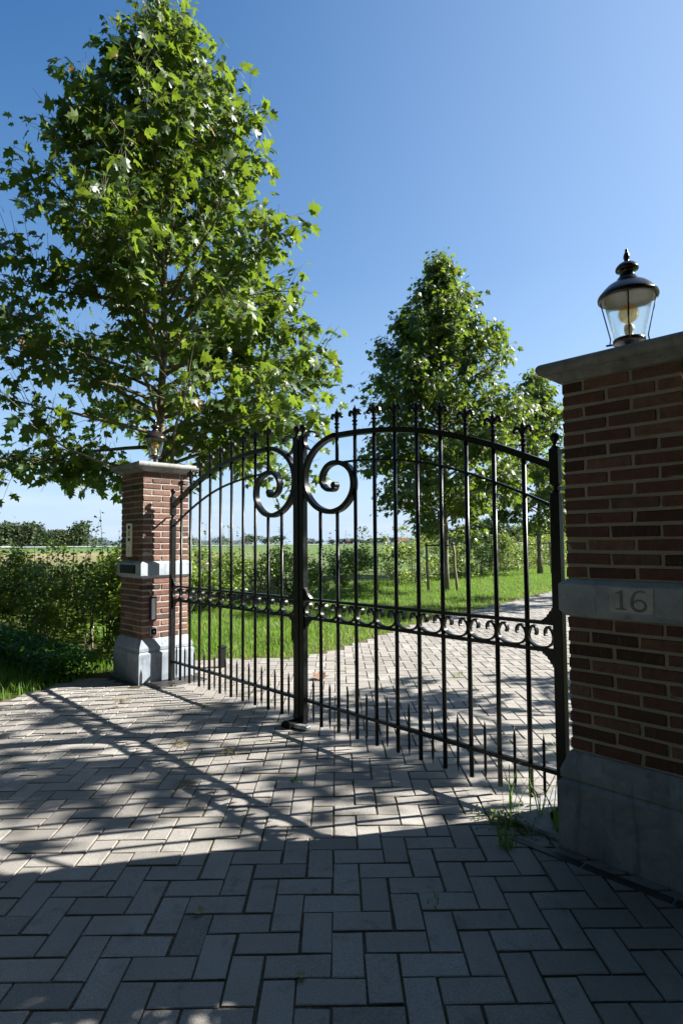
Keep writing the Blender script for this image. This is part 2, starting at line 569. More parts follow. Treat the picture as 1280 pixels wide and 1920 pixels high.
def inst_mesh(name, tv, tf, mats, locs, rnd, mat, parent=None, smooth=False):
    """many copies of a little triangle template joined into one mesh (numpy)"""
    tv = np.asarray(tv, np.float32)
    tf = np.asarray(tf, np.int32)
    n, k = len(locs), len(tv)
    V = np.einsum('nij,kj->nki', mats, tv) + locs[:, None, :]
    Fc = (tf[None] + (np.arange(n) * k)[:, None, None]).reshape(-1, 3)
    me = bpy.data.meshes.new(name)
    me.vertices.add(n * k)
    me.vertices.foreach_set('co', V.astype(np.float32).ravel())
    me.loops.add(Fc.size)
    me.loops.foreach_set('vertex_index', Fc.ravel().astype(np.int32))
    me.polygons.add(len(Fc))
    me.polygons.foreach_set('loop_start', (np.arange(len(Fc)) * 3).astype(np.int32))
    me.polygons.foreach_set('loop_total', np.full(len(Fc), 3, np.int32))
    me.polygons.foreach_set('use_smooth', np.full(len(Fc), bool(smooth)))
    me.update(calc_edges=True)
    at = me.attributes.new('rnd', 'FLOAT', 'POINT')
    at.data.foreach_set('value', np.repeat(np.asarray(rnd, np.float32), k))
    return link(name, me, mat, parent)


def frames(direction, normal, scale):
    """rotation*scale matrices: local y along direction, local z near normal"""
    y = direction / np.linalg.norm(direction, axis=1, keepdims=True)
    z = normal - (normal * y).sum(1, keepdims=True) * y
    z /= np.linalg.norm(z, axis=1, keepdims=True) + 1e-9
    x = np.cross(y, z)
    return np.stack([x, y, z], axis=2) * np.asarray(scale)[:, None, None]


def set_rnd(me, v):
    at = me.attributes.new('rnd', 'FLOAT', 'POINT')
    at.data.foreach_set('value', np.full(len(me.vertices), v, np.float32))


# ------------------------------------------------------------------ ground, paving
g = pyd('ground', [(-2500, -400, -0.075), (1500, -400, -0.075), (1500, 2500, -0.075), (-2500, 2500, -0.075)], [(0, 1, 2, 3)], 'ground')
tag(g, 'green field and stubble strip reaching the horizon', kind='structure')

DIRX = -0.205                                             # the drive drifts left as it goes back


def drive_left(y):
    ks = [(-9, -2.1), (-3.2, -2.15), (-1.2, -2.5), (-0.5, -2.8), (-0.05, -2.95), (0.62, -2.95), (0.9, -2.9), (1.2, -2.75), (1.6, -2.5), (1.94, -2.1), (2.8, -2.2), (3.8, -2.5), (4.9, -2.85), (6.4, -3.2), (7.9, -3.4), (9.9, -3.75), (13.0, -4.3), (40, -9.9)]
    return float(np.interp(y, [k[0] for k in ks], [k[1] for k in ks]))


def drive_right(y):
    ks = [(-9, 5.5), (-0.1, 4.2), (0.0, 2.9), (0.62, 2.9), (1.2, 2.6), (2.8, 1.9), (6.4, 1.1), (13, -0.2), (40, -5.7)]
    return float(np.interp(y, [k[0] for k in ks], [k[1] for k in ks]))


ys = np.concatenate([np.arange(-9, 2.4, 0.1), np.arange(2.4, 40.1, 0.4)])
v = []
for yy in ys:
    v += [(drive_left(yy) - 0.06, yy, -0.0055), (drive_right(yy) + 0.06, yy, -0.0055)]
driveway = pyd('driveway', v, [(2 * i, 2 * i + 1, 2 * i + 3, 2 * i + 2) for i in range(len(ys) - 1)], 'joint')
tag(driveway, 'herringbone paved drive', kind='structure')

# pavers: template with a chamfered worn top
A1 = rad(46.5)
E1 = np.array([math.cos(A1), math.sin(A1)])
E2 = np.array([-math.sin(A1), math.cos(A1)])
PU = 0.1135
O0 = np.array([1.405, -1.215])


def paver_mesh(seed):
    r = np.random.default_rng(seed)
    L, W, j, c, h = 2 * PU, PU, 0.0044, 0.0026, 0.05
    ox, oy = L / 2 - j, W / 2 - j
    jit = lambda s: r.normal(0, s)
    base = [(-ox, -oy), (ox, -oy), (ox, oy), (-ox, oy)]
    v, f = [], []
    for (x, y) in base:
        v.append((x, y, -h))
    for (x, y) in base:
        v.append((x + jit(.0012), y + jit(.0012), -0.0024 + jit(.0005)))
    for (x, y) in base:
        v.append((x - math.copysign(c, x) + jit(.0015), y - math.copysign(c, y) + jit(.0015), jit(.0007)))
    for a in (0, 4):
        for k in range(4):
            f.append((a + k, a + (k + 1) % 4, a + 4 + (k + 1) % 4, a + 4 + k))
    f.append((8, 9, 10, 11))
    return v, f


pv = [paver_mesh(s) for s in range(8)]
spots = []
for a in range(-180, 180):
    for b in range(-180, 180):
        s = (a + b) % 4
        if s == 0:
            cx, cy, rot = a + 1.0, b + 0.5, A1
        elif s == 2:
            cx, cy, rot = a + 0.5, b + 1.0, A1 + math.pi / 2
        else:
            continue
        p = O0 + PU * (cx * E1 + cy * E2)
        if not (-7.0 < p[1] < 17.0):
            continue
        if not (drive_left(p[1]) < p[0] < drive_right(p[1])):
            continue
        # keep clear of the plinths
        if -0.09 < p[1] < 0.62 and (-2.86 < p[0] < -2.14 or p[0] > 2.14):
            continue
        spots.append((p[0], p[1], rot))
spots = np.array(spots)
# how large each one shows: visible in frame and near
rel = np.stack([spots[:, 0] - CAM.x, spots[:, 1] - CAM.y, np.full(len(spots), -CAM.z)], 1)
dep = rel @ np.array(Fv)
ux = 640 + 1092.6 * (rel @ np.array(R2)) / np.maximum(dep, 0.01)
uy = 960 - 1092.6 * (rel @ np.array(U2)) / np.maximum(dep, 0.01)
vis = (dep > 0.3) & (ux > -40) & (ux < 1320) & (uy < 1960)
order = np.argsort(np.where(vis, dep, 1e9))
near = order[:300]
rest_all = order[300:]
rest = np.array([i for i in rest_all if dep[i] > 0.2 and -200 < ux[i] < 1480 or (spots[i, 1] < 1.5)])
paver_meshes = []
for k in range(24):
    v, f = pv[k % 8]
    me = bpy.data.meshes.new('paver')
    me.from_pydata(v, [], f)
    me.update()
    me.materials.append(MAT['paver'])
    set_rnd(me, (k + 0.5) / 24)
    paver_meshes.append(me)


def paver_pose(i):
    z = RNG.normal(0, 0.0012) + 0.002 * math.sin(spots[i, 0] * 1.3 + 1) * math.sin(spots[i, 1] * 1.7)
    return z, RNG.normal(0, 0.003), RNG.normal(0, 0.003), spots[i, 2] + RNG.normal(0, 0.008) + (math.pi if RNG.random() < 0.5 else 0)


for i in near:
    o = link('paver', paver_meshes[int(RNG.integers(24))], None, driveway)
    z, ra, rb, rz = paver_pose(i)
    o.location = (spots[i, 0] + RNG.normal(0, .0012), spots[i, 1] + RNG.normal(0, .0012), z)
    o.rotation_euler = (ra * 0.6, rb * 0.6, rz)
tri = []
for f in pv[0][1]:
    tri += [(f[0], f[1], f[2]), (f[0], f[2], f[3])]
mats, locs = [], []
for i in rest:
    z, ra, rb, rz = paver_pose(i)
    mats.append(np.array(Matrix.Rotation(rz, 3, 'Z') @ Matrix.Rotation(ra * 0.6, 3, 'X') @ Matrix.Rotation(rb * .6, 3, 'Y')))
    locs.append((spots[i, 0], spots[i, 1], z))
po = inst_mesh('pavers', pv[1][0], tri, np.array(mats), np.array(locs), RNG.random(len(rest)), 'paver', driveway)
po['kind'] = 'stuff'


# lawns: soil sheets with blades on them
def strip(name, fl, fr, y0, y1, z, mat, step=0.25):
    yy = np.arange(y0, y1 + 1e-6, step)
    v = []
    for y in yy:
        v += [(fl(y), y, z), (fr(y), y, z)]
    return pyd(name, v, [(2 * i, 2 * i + 1, 2 * i + 3, 2 * i + 2) for i in range(len(yy) - 1)], mat)


lawn = strip('lawn', lambda y: -12.5 + DIRX * y, lambda y: drive_left(y) - 0.05, -9, 45, -0.016, 'soil')
tag(lawn, 'lawn left of the drive', kind='structure')
verge = strip('verge', lambda y: drive_right(y) + 0.05, lambda y: 14 + DIRX * y, -9, 45, -0.016, 'soil')
tag(verge, 'grass verge right of the drive', kind='structure')


def blades(name, pts, hgt, mat, rnd, lean=0.55, parent=None):
    n = len(pts)
    tv = [(-0.035, 0, 0), (0.035, 0, 0), (-0.028, 0.12, 0.5), (0.028, 0.12, 0.5), (0, 0.42, 0.95)]
    tf = [(0, 1, 3), (0, 3, 2), (2, 3, 4)]
    az = RNG.random(n) * 2 * math.pi
    ln = RNG.random(n) * lean
    ca, sa = np.cos(az), np.sin(az)
    mats = np.zeros((n, 3, 3))
    wsc = 0.09 * (0.7 + 0.8 * RNG.random(n)) / 0.07 * 0.07
    w = wsc / 0.09
    mats[:, 0, 0] = ca * w * 0.09
    mats[:, 1, 0] = sa * w * 0.09
    mats[:, 0, 1] = -sa * hgt * (0.4 + ln)
    mats[:, 1, 1] = ca * hgt * (0.4 + ln)
    mats[:, 2, 2] = hgt
    return inst_mesh(name, tv, tf, mats, pts, rnd, mat, parent)


def lawn_points(n, xl, xr, y0, y1, bias=1.6):
    y = y0 + (y1 - y0) * RNG.random(n) ** bias
    l = np.array([xl(t) for t in y])
    r = np.array([xr(t) for t in y])
    x = r - (r - l) * RNG.random(n)
    return np.stack([x, y, np.full(n, -0.016)], 1)


P = lawn_points(95000, lambda y: -6.6 + DIRX * (y - 1) - 2.3, lambda y: drive_left(y) + 0.05 - 0.14 * math.sin(7 * y + math.sin(3 * y)) ** 2, 0.7, 30, 1.7)
keep = ~((P[:, 0] > -2.87) & (P[:, 0] < -2.1) & (P[:, 1] < 0.63))
P = P[keep]
edge = np.array([drive_left(t) for t in P[:, 1]]) - P[:, 0]
patch = np.sin(P[:, 0] * 1.9 + 2 * np.sin(P[:, 1] * 0.7)) * np.sin(P[:, 1] * 1.3 + P[:, 0]) * 0.5 + 0.5
hg = (0.045 + 0.06 * RNG.random(len(P)) ** 1.5 + 0.03 * patch) * np.where(edge < 0.4, 0.75, 1.0)
dry = np.clip(np.sin(P[:, 0] * 3.1 + 1.3 * np.sin(P[:, 1] * 2.3)) * np.sin(P[:, 1] * 2.7 + P[:, 0] * 1.1) - .45, 0, 1)
rn = np.clip(RNG.random(len(P)) * 0.7 + 0.25 * patch + dry * .8 * RNG.random(len(P)) + np.where(edge < 0.5, 0.55 * RNG.random(len(P)), 0), 0, 1)
tag(blades('lawn_grass', P, hg, 'grass', rn), 'bright green mown grass between drive and hedge', 'grass', kind='stuff')
P = lawn_points(16000, lambda y: -7.5, lambda y: drive_left(y) + 0.02, -2.6, 0.3, 1.0)
keep = ~((P[:, 0] > -2.9) & (P[:, 1] > -0.12))
P = P[keep]
tag(blades('roadside_grass', P, 0.05 + 0.10 * RNG.random(len(P)) ** 2, 'grass', np.clip(RNG.random(len(P)) * 0.8, 0, 1), 0.9), 'rough grass along the paving left of the far brick pillar', 'grass', kind='stuff')
P = lawn_points(9000, lambda y: drive_right(y) + 0.03, lambda y: drive_right(y) + 3, 0.7, 25, 1.2)
tag(blades('verge_grass', P, 0.05 + 0.06 * RNG.random(len(P)), 'grass', RNG.random(len(P)) * 0.9), 'grass along the right edge of the drive behind the near pillar', 'grass', kind='stuff')

# ------------------------------------------------------------------ brick pillars
PA, PW = 2.236, 0.523
ZPL, ZBB, ZWB, ZWT, ZCB, ZCT = 0.316, 0.439, 1.061, 1.234, 2.172, 2.268
BP = (PW + 0.010) / 2.5                                    # brick pitch
COURSE = 0.0625


def brick_mesh(seed):
    r = np.random.default_rng(100 + seed)
    L, W, Hh = BP - 0.015, BP / 2 - 0.010, COURSE - 0.0155
    bm = bmesh.new()
    bm_box(bm, (0, 0, 0), (L, W, Hh), 0.003)
    for v in bm.verts:
        v.co += Vector((r.normal(0, .0017), r.normal(0, .0011), r.normal(0, .0013)))
    bmesh.ops.recalc_face_normals(bm, faces=bm.faces)
    me = bpy.data.meshes.new('brick')
    bm.to_mesh(me)
    bm.free()
    me.materials.append(MAT['brick'])
    return me


BRICKS = [brick_mesh(s) for s in range(10)]


def stone_ring(name, prof, mat, parent, half, c, seg=1):
    """square stone course: prof is [(protrusion, z)], corners mitred"""
    v, f = [], []
    for e, z in prof:
        h = half + e
        v += [(c[0] - h, c[1] - h, z), (c[0] + h, c[1] - h, z), (c[0] + h, c[1] + h, z), (c[0] - h, c[1] + h, z)]
    n = len(prof)
    for i in range(n - 1):
        for k in range(4):
            f.append((4 * i + k, 4 * i + (k + 1) % 4, 4 * i + 4 + (k + 1) % 4, 4 * i + 4 + k))
    f.append((3, 2, 1, 0))
    f.append((4 * n - 4, 4 * n - 3, 4 * n - 2, 4 * n - 1))
    o = pyd(name, v, f, mat, parent)
    return o


def pillar(name, x0, label, mirror):
    """x0: the x of the centre"""
    cx, cy = x0, PW / 2
    root = thing(name, label, 'gate pillar', (cx, cy, 0))
    half = PW / 2
    box('mortar_core', (-half + .0062, -half + .0062, ZBB - .01), (half - .0062, half - .0062, ZCB + .01), 'mortar', root)

    def course(z, flip):
        for side in range(4):
            for k in range(2):
                u = -half + BP * k + (BP - 0.010) / 2          # along the side
                w = -half + (BP / 2 - 0.010) / 2               # inward from the face
                if flip:
                    u = -u
                ang = side * math.pi / 2
                x = u * math.cos(ang) - w * math.sin(ang)
                y = u * math.sin(ang) + w * math.cos(ang)
                o = link('brick', BRICKS[random.randrange(10)], None, root)
                o.location = (x + random.gauss(0, .0008), y + random.gauss(0, .0008), z + random.gauss(0, .0007))
                o.rotation_euler = (0, random.gauss(0, .004), ang + (math.pi if random.random() < .5 else 0) + random.gauss(0, .004))
    for i in range(15):
        course(ZCB - COURSE * (i + 0.5), (i % 2 == 0) == (mirror > 0))
    for i in range(10):
        course(ZWB - (ZWB - ZBB) / 10 * (i + 0.5), (i % 2 == 1) == (mirror > 0))
    c = (0, 0, 0)
    stone_ring('plinth_block', [(.046, -.06), (.048, ZPL - .022), (.044, ZPL - .018), (.030, ZPL)], 'bluestone', root, half, c)
    stone_ring('plinth_splay', [(.037, ZPL + .004), (.038, ZPL + .035), (.035, ZPL + .045), (.004, ZBB - .004), (-.004, ZBB)], 'bluestone', root, half, c)
    stone_ring('band_stone', [(.0, ZWB), (.004, ZWB + .002), (.026, ZWB + .026), (.028, ZWB + .030), (.028, ZWT - .026), (.026, ZWT - .022), (.002, ZWT - .002), (-.01, ZWT)], 'litstone', root, half, c)
    prof = [(-.01, ZCB), (.012, ZCB), (.014, ZCB + .004), (.022, ZCB + .013), (.036, ZCB + .022), (.055, ZCB + .029), (.064, ZCB + .032), (.064, ZCB + .036)]
    for k in range(9):
        a = -math.pi / 2 + math.pi * k / 8
        prof.append((.064 + .024 * math.cos(a), ZCB + .036 + .028 * (1 + math.sin(a))))
    prof.append((.02, ZCT))
    o = stone_ring('cap_stone', prof, 'capstone', root, half, c)
    return root


LPX, RPX = -PA - PW / 2, PA + PW / 2
near_pillar = pillar('brick_pillar', RPX, 'large shaded brick gate pillar at the right with number 16 on its stone band', 1)
far_pillar = pillar('brick_pillar', LPX, 'small sunlit brick gate pillar at the left carrying intercom and black letter flap', -1)

# number panel on the near pillar's band (front face y = -0.028 from the brick face)
YB = -0.028 - PW / 2
num = box('number_panel', (2.443 - RPX, YB - .0035, 1.097), (2.624 - RPX, YB + .01, 1.207), 'stipple', near_pillar)


def flat_poly(bm, outline, y, th):
    f = bm.faces.new([bm.verts.new((x, y, z)) for x, z in outline])
    r = bmesh.ops.extrude_face_region(bm, geom=[f])
    bmesh.ops.translate(bm, vec=(0, th, 0), verts=[e for e in r['geom'] if isinstance(e, bmesh.types.BMVert)])


bm = bmesh.new()
ox = 2.470 - RPX
one = [(0, 1.109), (.046, 1.109), (.046, 1.114), (.031, 1.117), (.031, 1.193), (.024, 1.193), (.002, 1.183), (.002, 1.178), (.018, 1.181), (.018, 1.117), (0, 1.114)]
flat_poly(bm, [(ox + x, z) for x, z in one], YB - .0052, .006)
bm_obj('numeral', bm, 'engraved', num)
bm = bmesh.new()
ox = 2.566 - RPX
six = catmull([(.026, 1.189), (.008, 1.193), (-.014, 1.183), (-.026, 1.158), (-.027, 1.132), (-.014, 1.113), (.006, 1.109), (.024, 1.119), (.028, 1.135), (.018, 1.150), (.0, 1.154), (-.018, 1.145), (-.024, 1.134)], 5)
nn = len(six)
th = [0.006 + 0.007 * math.sin(math.pi * min(1, i / nn * 1.15)) ** 1.0 for i in range(nn)]
bm_flat(bm, six, th, .006, YB - .0022, 1.0, ox)
bm_obj('numeral', bm, 'engraved', num)

# black letter flap on the far pillar's band
fl = box('letter_flap', (-2.705 - LPX, YB - .007, 1.108), (-2.335 - LPX, YB + .01, 1.196), 'black', far_pillar, .004)
box('flap_plate', (-2.690 - LPX, YB - .0105, 1.118), (-2.350 - LPX, YB - .004, 1.180), 'black', fl, .002)

# ------------------------------------------------------------------ lanterns


def lantern(x, y, z, label, z_tip):
    root = thing('pillar_lantern', label, 'lantern', (x, y, z), 'lanterns on the gate pillars')
    s = z_tip - z
    k = s / 0.572

    def lathe(name, prof, mat, seg=28, par=root, smooth=True, cap=True):
        bm = bmesh.new()
        bm_lathe(bm, [(r * k * .93, h * k) for r, h in prof], seg, cap=cap)
        return bm_obj(name, bm, mat, par, smooth)
    lathe('base', [(.05, 0), (.05, .012), (.034, .018), (.022, .03), (.022, .075), (.045, .095), (.072, .103), (.078, .105), (.078, .122), (.074, .126), (.068, .126)], 'bronze')
    lathe('glass', [(.0705, .124), (.118, .326)], 'glass', 36, cap=False)
    roof = lathe('roof', [(.118, .322), (.137, .318), (.145, .322), (.1465, .334), (.142, .345), (.132, .356), (.118, .372), (.098, .390), (.075, .403), (.060, .410), (.052, .416), (.050, .424), (.040, .434), (.035, .446), (.038, .456), (.046, .462), (.055, .466), (.0565, .473), (.052, .484), (.040, .497), (.022, .507), (.012, .512), (.0125, .518), (.016, .530), (.0145, .542), (.0085, .556), (.0065, .563), (.008, .567), (.006, .571), (.001, .572)], 'bronze', 36)
    lathe('inner_cover', [(.120, .3235), (.112, .335), (.07, .352), (.02, .36)], 'tinplate', 28, roof)
    so = lathe('lamp_socket', [(.03, .118), (.03, .128), (.019, .132), (.020, .165), (.023, .168), (.022, .190), (.016, .197)], 'ceramic', 20)
    b = []
    for i in range(13):
        a = -math.pi / 2 * 0.78 + (math.pi / 2 * 1.78) * i / 12
        b.append((.046 * math.cos(a) + .0005, .250 + .046 * math.sin(a)))
    lathe('bulb', [(.015, .196)] + b, 'bulb', 24, so)
    for q in range(4):
        a = q * math.pi / 2 + rad(20)
        bm = bmesh.new()
        pts = [(.93 * r * k * math.cos(a), .93 * r * k * math.sin(a), h * k) for r, h in ((.098, .104), (.092, .112), (.088, .135), (.132, .325))]
        bm_tube(bm, pts, .0032 * k, 6)
        rd = bm_obj('support_rod', bm, 'black', root, True)
        bm = bmesh.new()
        bm_box(bm, (.088 * k, 0, .107 * k), (.03 * k, .012 * k, .007 * k), .001, None)
        bmesh.ops.rotate(bm, cent=(0, 0, 0), matrix=Matrix.Rotation(a, 3, 'Z'), verts=bm.verts)
        bm_obj('foot', bm, 'black', rd)
    return root


lantern(2.462, .262, ZCT, 'large brown lantern with clear glass and bulb on the near right pillar cap', 2.845)
lantern(-2.50, .255, ZCT, 'small dark lantern under the plane tree on the far left pillar cap', 2.79)

# ------------------------------------------------------------------ things on the far pillar
ic = thing('intercom', 'brass intercom plate on the street face of the left pillar', 'intercom', (-2.53, 0, 1.457))
body = box('face_plate', (-.070, -.014, -.177), (.070, .004, .177), 'brass', ic, .004)
bm = bmesh.new()
bm_lathe(bm, [(.020, 0), (.020, .006), (.014, .009), (.004, .010)], 20)
bmesh.ops.rotate(bm, cent=(0, 0, 0), matrix=Matrix.Rotation(math.pi / 2, 3, 'X'), verts=bm.verts)
bmesh.ops.translate(bm, vec=(0, -.0135, .135), verts=bm.verts)
bm_obj('camera_lens', bm, 'black', ic, True)
for i in range(5):
    box('speaker_slot', (-.026, -.0155, .095 - i * .0125), (.026, -.013, .1015 - i * .0125), 'black', ic)
box('sensor_window', (-.024, -.0165, -.012), (.024, -.013, .022), 'black', ic, .001)
box('call_button', (-.022, -.0175, -.046), (.022, -.013, -.030), 'whitep', ic, .001)
for r in range(5):
    box('engraved_line', (-.03, -.0146, -.075 - r * .017), (.022, -.0139, -.071 - r * .017), 'engraved', ic)

wl_ = thing('wall_light', 'narrow vertical white wall light in a dark frame on the left pillar', 'wall light', (-PA, .117, .747))
box('frame', (-.004, -.035, -.125), (.022, .035, .125), 'darkframe', wl_, .003)
box('panel', (.0215, -.021, -.108), (.026, .021, .108), 'opal', wl_, .002)
ks = thing('key_switch', 'small black square key switch with pale rim low on the left pillar', 'switch', (-PA, .127, .511))
box('rim', (-.004, -.036, -.038), (.012, .036, .038), 'steel', ks, .003)
box('switch_face', (.0115, -.029, -.031), (.017, .029, .031), 'black', ks, .002)
bm = bmesh.new()
bm_lathe(bm, [(.009, 0), (.009, .004), (.006, .005)], 14)
bmesh.ops.rotate(bm, cent=(0, 0, 0), matrix=Matrix.Rotation(math.pi / 2, 3, 'Y'), verts=bm.verts)
bmesh.ops.translate(bm, vec=(.0168, 0, 0), verts=bm.verts)
bm_obj('key_barrel', bm, 'steel', ks, True)

# ------------------------------------------------------------------ the gate
GY = 0.268
Z_BAR0, Z_BR, Z_LR, Z_UR = 0.040, (0.195, 0.218), (0.824, 0.843), (0.968, 0.987)
ARCH = [(.404, 2.212), (.43, 2.209), (.62, 2.203), (.81, 2.190), (1.0, 2.167), (1.18, 2.134), (1.36, 2.091), (1.54, 2.035), (1.73, 1.966), (1.91, 1.888), (2.09, 1.806)]
THIN = [(.43, 2.004), (.62, 2.000), (.80, 1.986), (1.0, 1.962), (1.18, 1.931), (1.366, 1.884), (1.566, 1.818), (1.745, 1.748), (1.92, 1.672), (2.10, 1.586)]
SPIRAL = [(.404, 2.212), (.303, 2.190), (.19, 2.138), (.108, 2.06), (.069, 1.97), (.066, 1.864), (.110, 1.767), (.208, 1.684), (.338, 1.645), (.455, 1.660), (.540, 1.715), (.587, 1.785), (.594, 1.862), (.570, 1.932), (.503, 1.985), (.404, 2.008), (.318, 1.985), (.265, 1.92), (.272, 1.852), (.327, 1.812), (.385, 1.808), (.412, 1.826)]
FLEUR_MESH = None


def finial_mesh():
    bm = bmesh.new()
    bm_lathe(bm, [(.0125, 0), (.0125, .040), (.018, .044), (.019, .051), (.0125, .056), (.0125, .066), (.021, .070), (.022, .077), (.012, .083), (.012, .094), (.016, .097), (.0155, .104), (.0105, .109), (.0105, .122), (.0125, .134), (.0165, .146), (.0155, .158), (.0095, .170), (.0042, .178), (.005, .184), (.0035, .189), (.0005, .190)], 10)
    for s in (-1, 1):
        path = catmull([(s * .004, .112), (s * .014, .130), (s * .028, .146), (s * .042, .147), (s * .050, .137), (s * .050, .124), (s * .043, .119)], 4)
        n = len(path)
        bm_flat(bm, path, [.017 - .003 * i / n + (.004 if i > n * .75 else 0) for i in range(n)], .018, 0)
    bmesh.ops.recalc_face_normals(bm, faces=bm.faces)
    me = bpy.data.meshes.new('finial')
    bm.to_mesh(me)
    bm.free()
    me.materials.append(MAT['iron'])
    return me


def gate_leaf(side, xm, xh, label):
    """side +1 right leaf, -1 left leaf; xm outer edge of the meeting post, xh centre of the hinge post"""
    span = abs(xh - xm)
    root = thing('gate_leaf', label, 'gate', ((xm + xh) / 2, GY, 0), 'leaves of the wrought iron gate')
    rx = root.location.x
    k = span / (2.09 - .0615)

    def X(u):                                               # leaf coordinate -> local x
        return (xm - rx) + side * k * (u - .0615)

    def flat(name, path, t, d, par=root, y=0.0, mat='iron'):
        bm = bmesh.new()
        pp = [Vector((X(p.x), p.y)) for p in path]
        bm_flat(bm, pp, t, d, y)
        return bm_obj(name, bm, mat, par)
    us = [.237 + .1858 * i for i in range(10)]
    arch_z = lambda u: float(np.interp(u, [a for a, b in ARCH], [b for a, b in ARCH]))
    thin_z = lambda u: float(np.interp(u, [a for a, b in THIN], [b for a, b in THIN]))
    # meeting post
    w = .050
    xa, xb = sorted((X(.0615), X(.0615) - side * w))
    mp = box('meeting_post', (xa, -.025, .022), (xb, .025, 2.262), 'iron', root, .003)
    ball = [(.021, -.004), (.021, .004), (.014, .010), (.011, .020), (.014, .030)] + [(.030 * math.cos(a), .062 + .030 * math.sin(a)) for a in np.linspace(-1.05, 1.5, 10)]
    bm = bmesh.new()
    bm_lathe(bm, ball, 16, ((xa + xb) / 2, 0, 2.262))
    bm_obj('ball_finial', bm, 'iron', mp, True)
    # hinge post: block, neck, long lower part
    xc = X(2.09)
    hp = box('hinge_post', (xc - .026, -.026, .004), (xc + .026, .026, 1.668), 'iron', root, .003)
    box('post_head', (xc - .026, -.026, 1.712), (xc + .026, .026, 1.905), 'iron', hp, .004)
    bm = bmesh.new()
    bm_lathe(bm, [(.022, 1.664), (.022, 1.676), (.015, 1.680), (.015, 1.702), (.023, 1.706), (.023, 1.716)], 16, (xc, 0, 0))
    bm_obj('hinge_neck', bm, 'iron', hp, True)
    bm = bmesh.new()
    bm_lathe(bm, [(.024, -.002), (.024, .006), (.014, .014), (.011, .022), (.013, .034)] + [(.026 * math.cos(a), .061 + .026 * math.sin(a)) for a in np.linspace(-1.05, 1.5, 10)], 16, (xc, 0, 1.905))
    bm_obj('ball_finial', bm, 'iron', hp, True)
    xw = (-PA if side < 0 else PA) - rx
    bm = bmesh.new()
    bm_tube(bm, [(xc, 0, 1.690), (xw, 0, 1.690)], .010, 10)
    bm_obj('hinge_pin', bm, 'steel', hp, True)
    bm = bmesh.new()
    bm_lathe(bm, [(.03, .0), (.03, .012), (.02, .02), (.02, .03)], 16, (xc, 0, 0.002))
    bm_obj('pivot_foot', bm, 'iron', hp, True)
    # rails
    x_in, x_out = X(.0615), xc - side * .026
    for nm, (z0, z1), d in (('bottom_rail', Z_BR, .030), ('lower_rail', Z_LR, .030), ('upper_rail', Z_UR, .030)):
        a, b = sorted((x_in - side * .002, x_out + side * .002))
        box(nm, (a, -d / 2, z0), (b, d / 2, z1), 'iron', root, .0015)
    # arch with its spiral as one continuous bar
    path = catmull(ARCH[::-1][:-1] + SPIRAL, 6)
    n = len(path)
    t = [.036 if i < n * .75 else .036 - .010 * (i - n * .75) / (n * .25) for i in range(n)]
    ab = flat('arch_bar', path, t, .046)
    bm = bmesh.new()
    bm_lathe(bm, [(.025, -.024), (.025, .024)], 18)
    bmesh.ops.rotate(bm, cent=(0, 0, 0), matrix=Matrix.Rotation(math.pi / 2, 3, 'X'), verts=bm.verts)
    bmesh.ops.translate(bm, vec=(X(.400), 0, 1.840), verts=bm.verts)
    bm_obj('scroll_eye', bm, 'iron', ab)
    flat('thin_arch_rod', catmull(THIN, 5), .014, .020)
    flat('post_scroll', catmull([(.150, 2.132), (.098, 2.150), (.068, 2.196), (.071, 2.252), (.112, 2.280), (.172, 2.274), (.208, 2.246), (.196, 2.228)], 5), .010, .036)
    # bars, finials, spikes, scrolls
    for i, u in enumerate(us):
        x = X(u)
        bm = bmesh.new()
        r = .0135

        def cyl(z0, z1, rr=r, pt=False):
            bm_lathe(bm, [(rr, z0), (rr, z1)], 10, (x, 0, 0))
        if i == 0:
            cyl(Z_BAR0, 1.672)
        elif i == 1:
            cyl(Z_BAR0, 1.655)
            cyl(2.010, arch_z(u) + .01)
        else:
            cyl(Z_BAR0, arch_z(u) + .01)
        o = bm_obj('bar', bm, 'iron', root, True)
        for p in o.data.polygons:
            if len(p.vertices) > 4:
                p.use_smooth = False
        if i >= 1:
            fo = link('finial', FLEUR_MESH, None, o)
            fo.location = (x, 0, arch_z(u) + .012)
    pts = [X(.0615)] + [X(u) for u in us] + [xc - side * .026]
    for a, b in zip(pts, pts[1:]):
        m = (a + b) / 2
        hw = abs(b - a) / 2 - .004
        bm = bmesh.new()
        bm_lathe(bm, [(.0012, .042), (.0085, .095), (.0085, .335), (.0012, .388)], 8, (m, 0, 0))
        bm_obj('spike', bm, 'iron', root, True)
        pr = [(.34, .918), (.40, .908), (.50, .916), (.53, .940), (.46, .958), (.62, .966), (.83, .952), (.985, .920), (.985, .890), (.85, .862), (.55, .849), (.25, .8455), (0, .845)]
        pr = [(.40, .910), (.34, .918), (.34, .934), (.44, .950), (.62, .956), (.85, .938), (.97, .912), (.97, .892), (.85, .870), (.5, .851), (0, .8445)]
        full = pr + [(-q, z) for q, z in pr[-2::-1]]
        path = catmull([(m + q * hw, z) for q, z in full], 3)
        bm = bmesh.new()
        nn = len(path)
        bm_flat(bm, path, [.0105 + (.002 if i < 3 or i > nn - 4 else 0) for i in range(nn)], .028, 0)
        bm_obj('scroll', bm, 'iron', root)
    # stepped brackets on both posts, above and below the middle rails
    def bracket(x0, dx, z0, dz):
        prof = [(0, 0), (.092, 0), (.086, .012), (.074, .014), (.066, .026), (.054, .030), (.048, .046), (.036, .052), (.032, .068), (.018, .074), (.014, .092), (0, .098)]
        bm = bmesh.new()
        flat_poly(bm, [(x0 + dx * a * .76, z0 + dz * b * .8) for a, b in prof], -.014, .028)
        bm_obj('bracket', bm, 'iron', root)
    bracket(x_in - side * .001, side, Z_UR[1] - .001, 1)
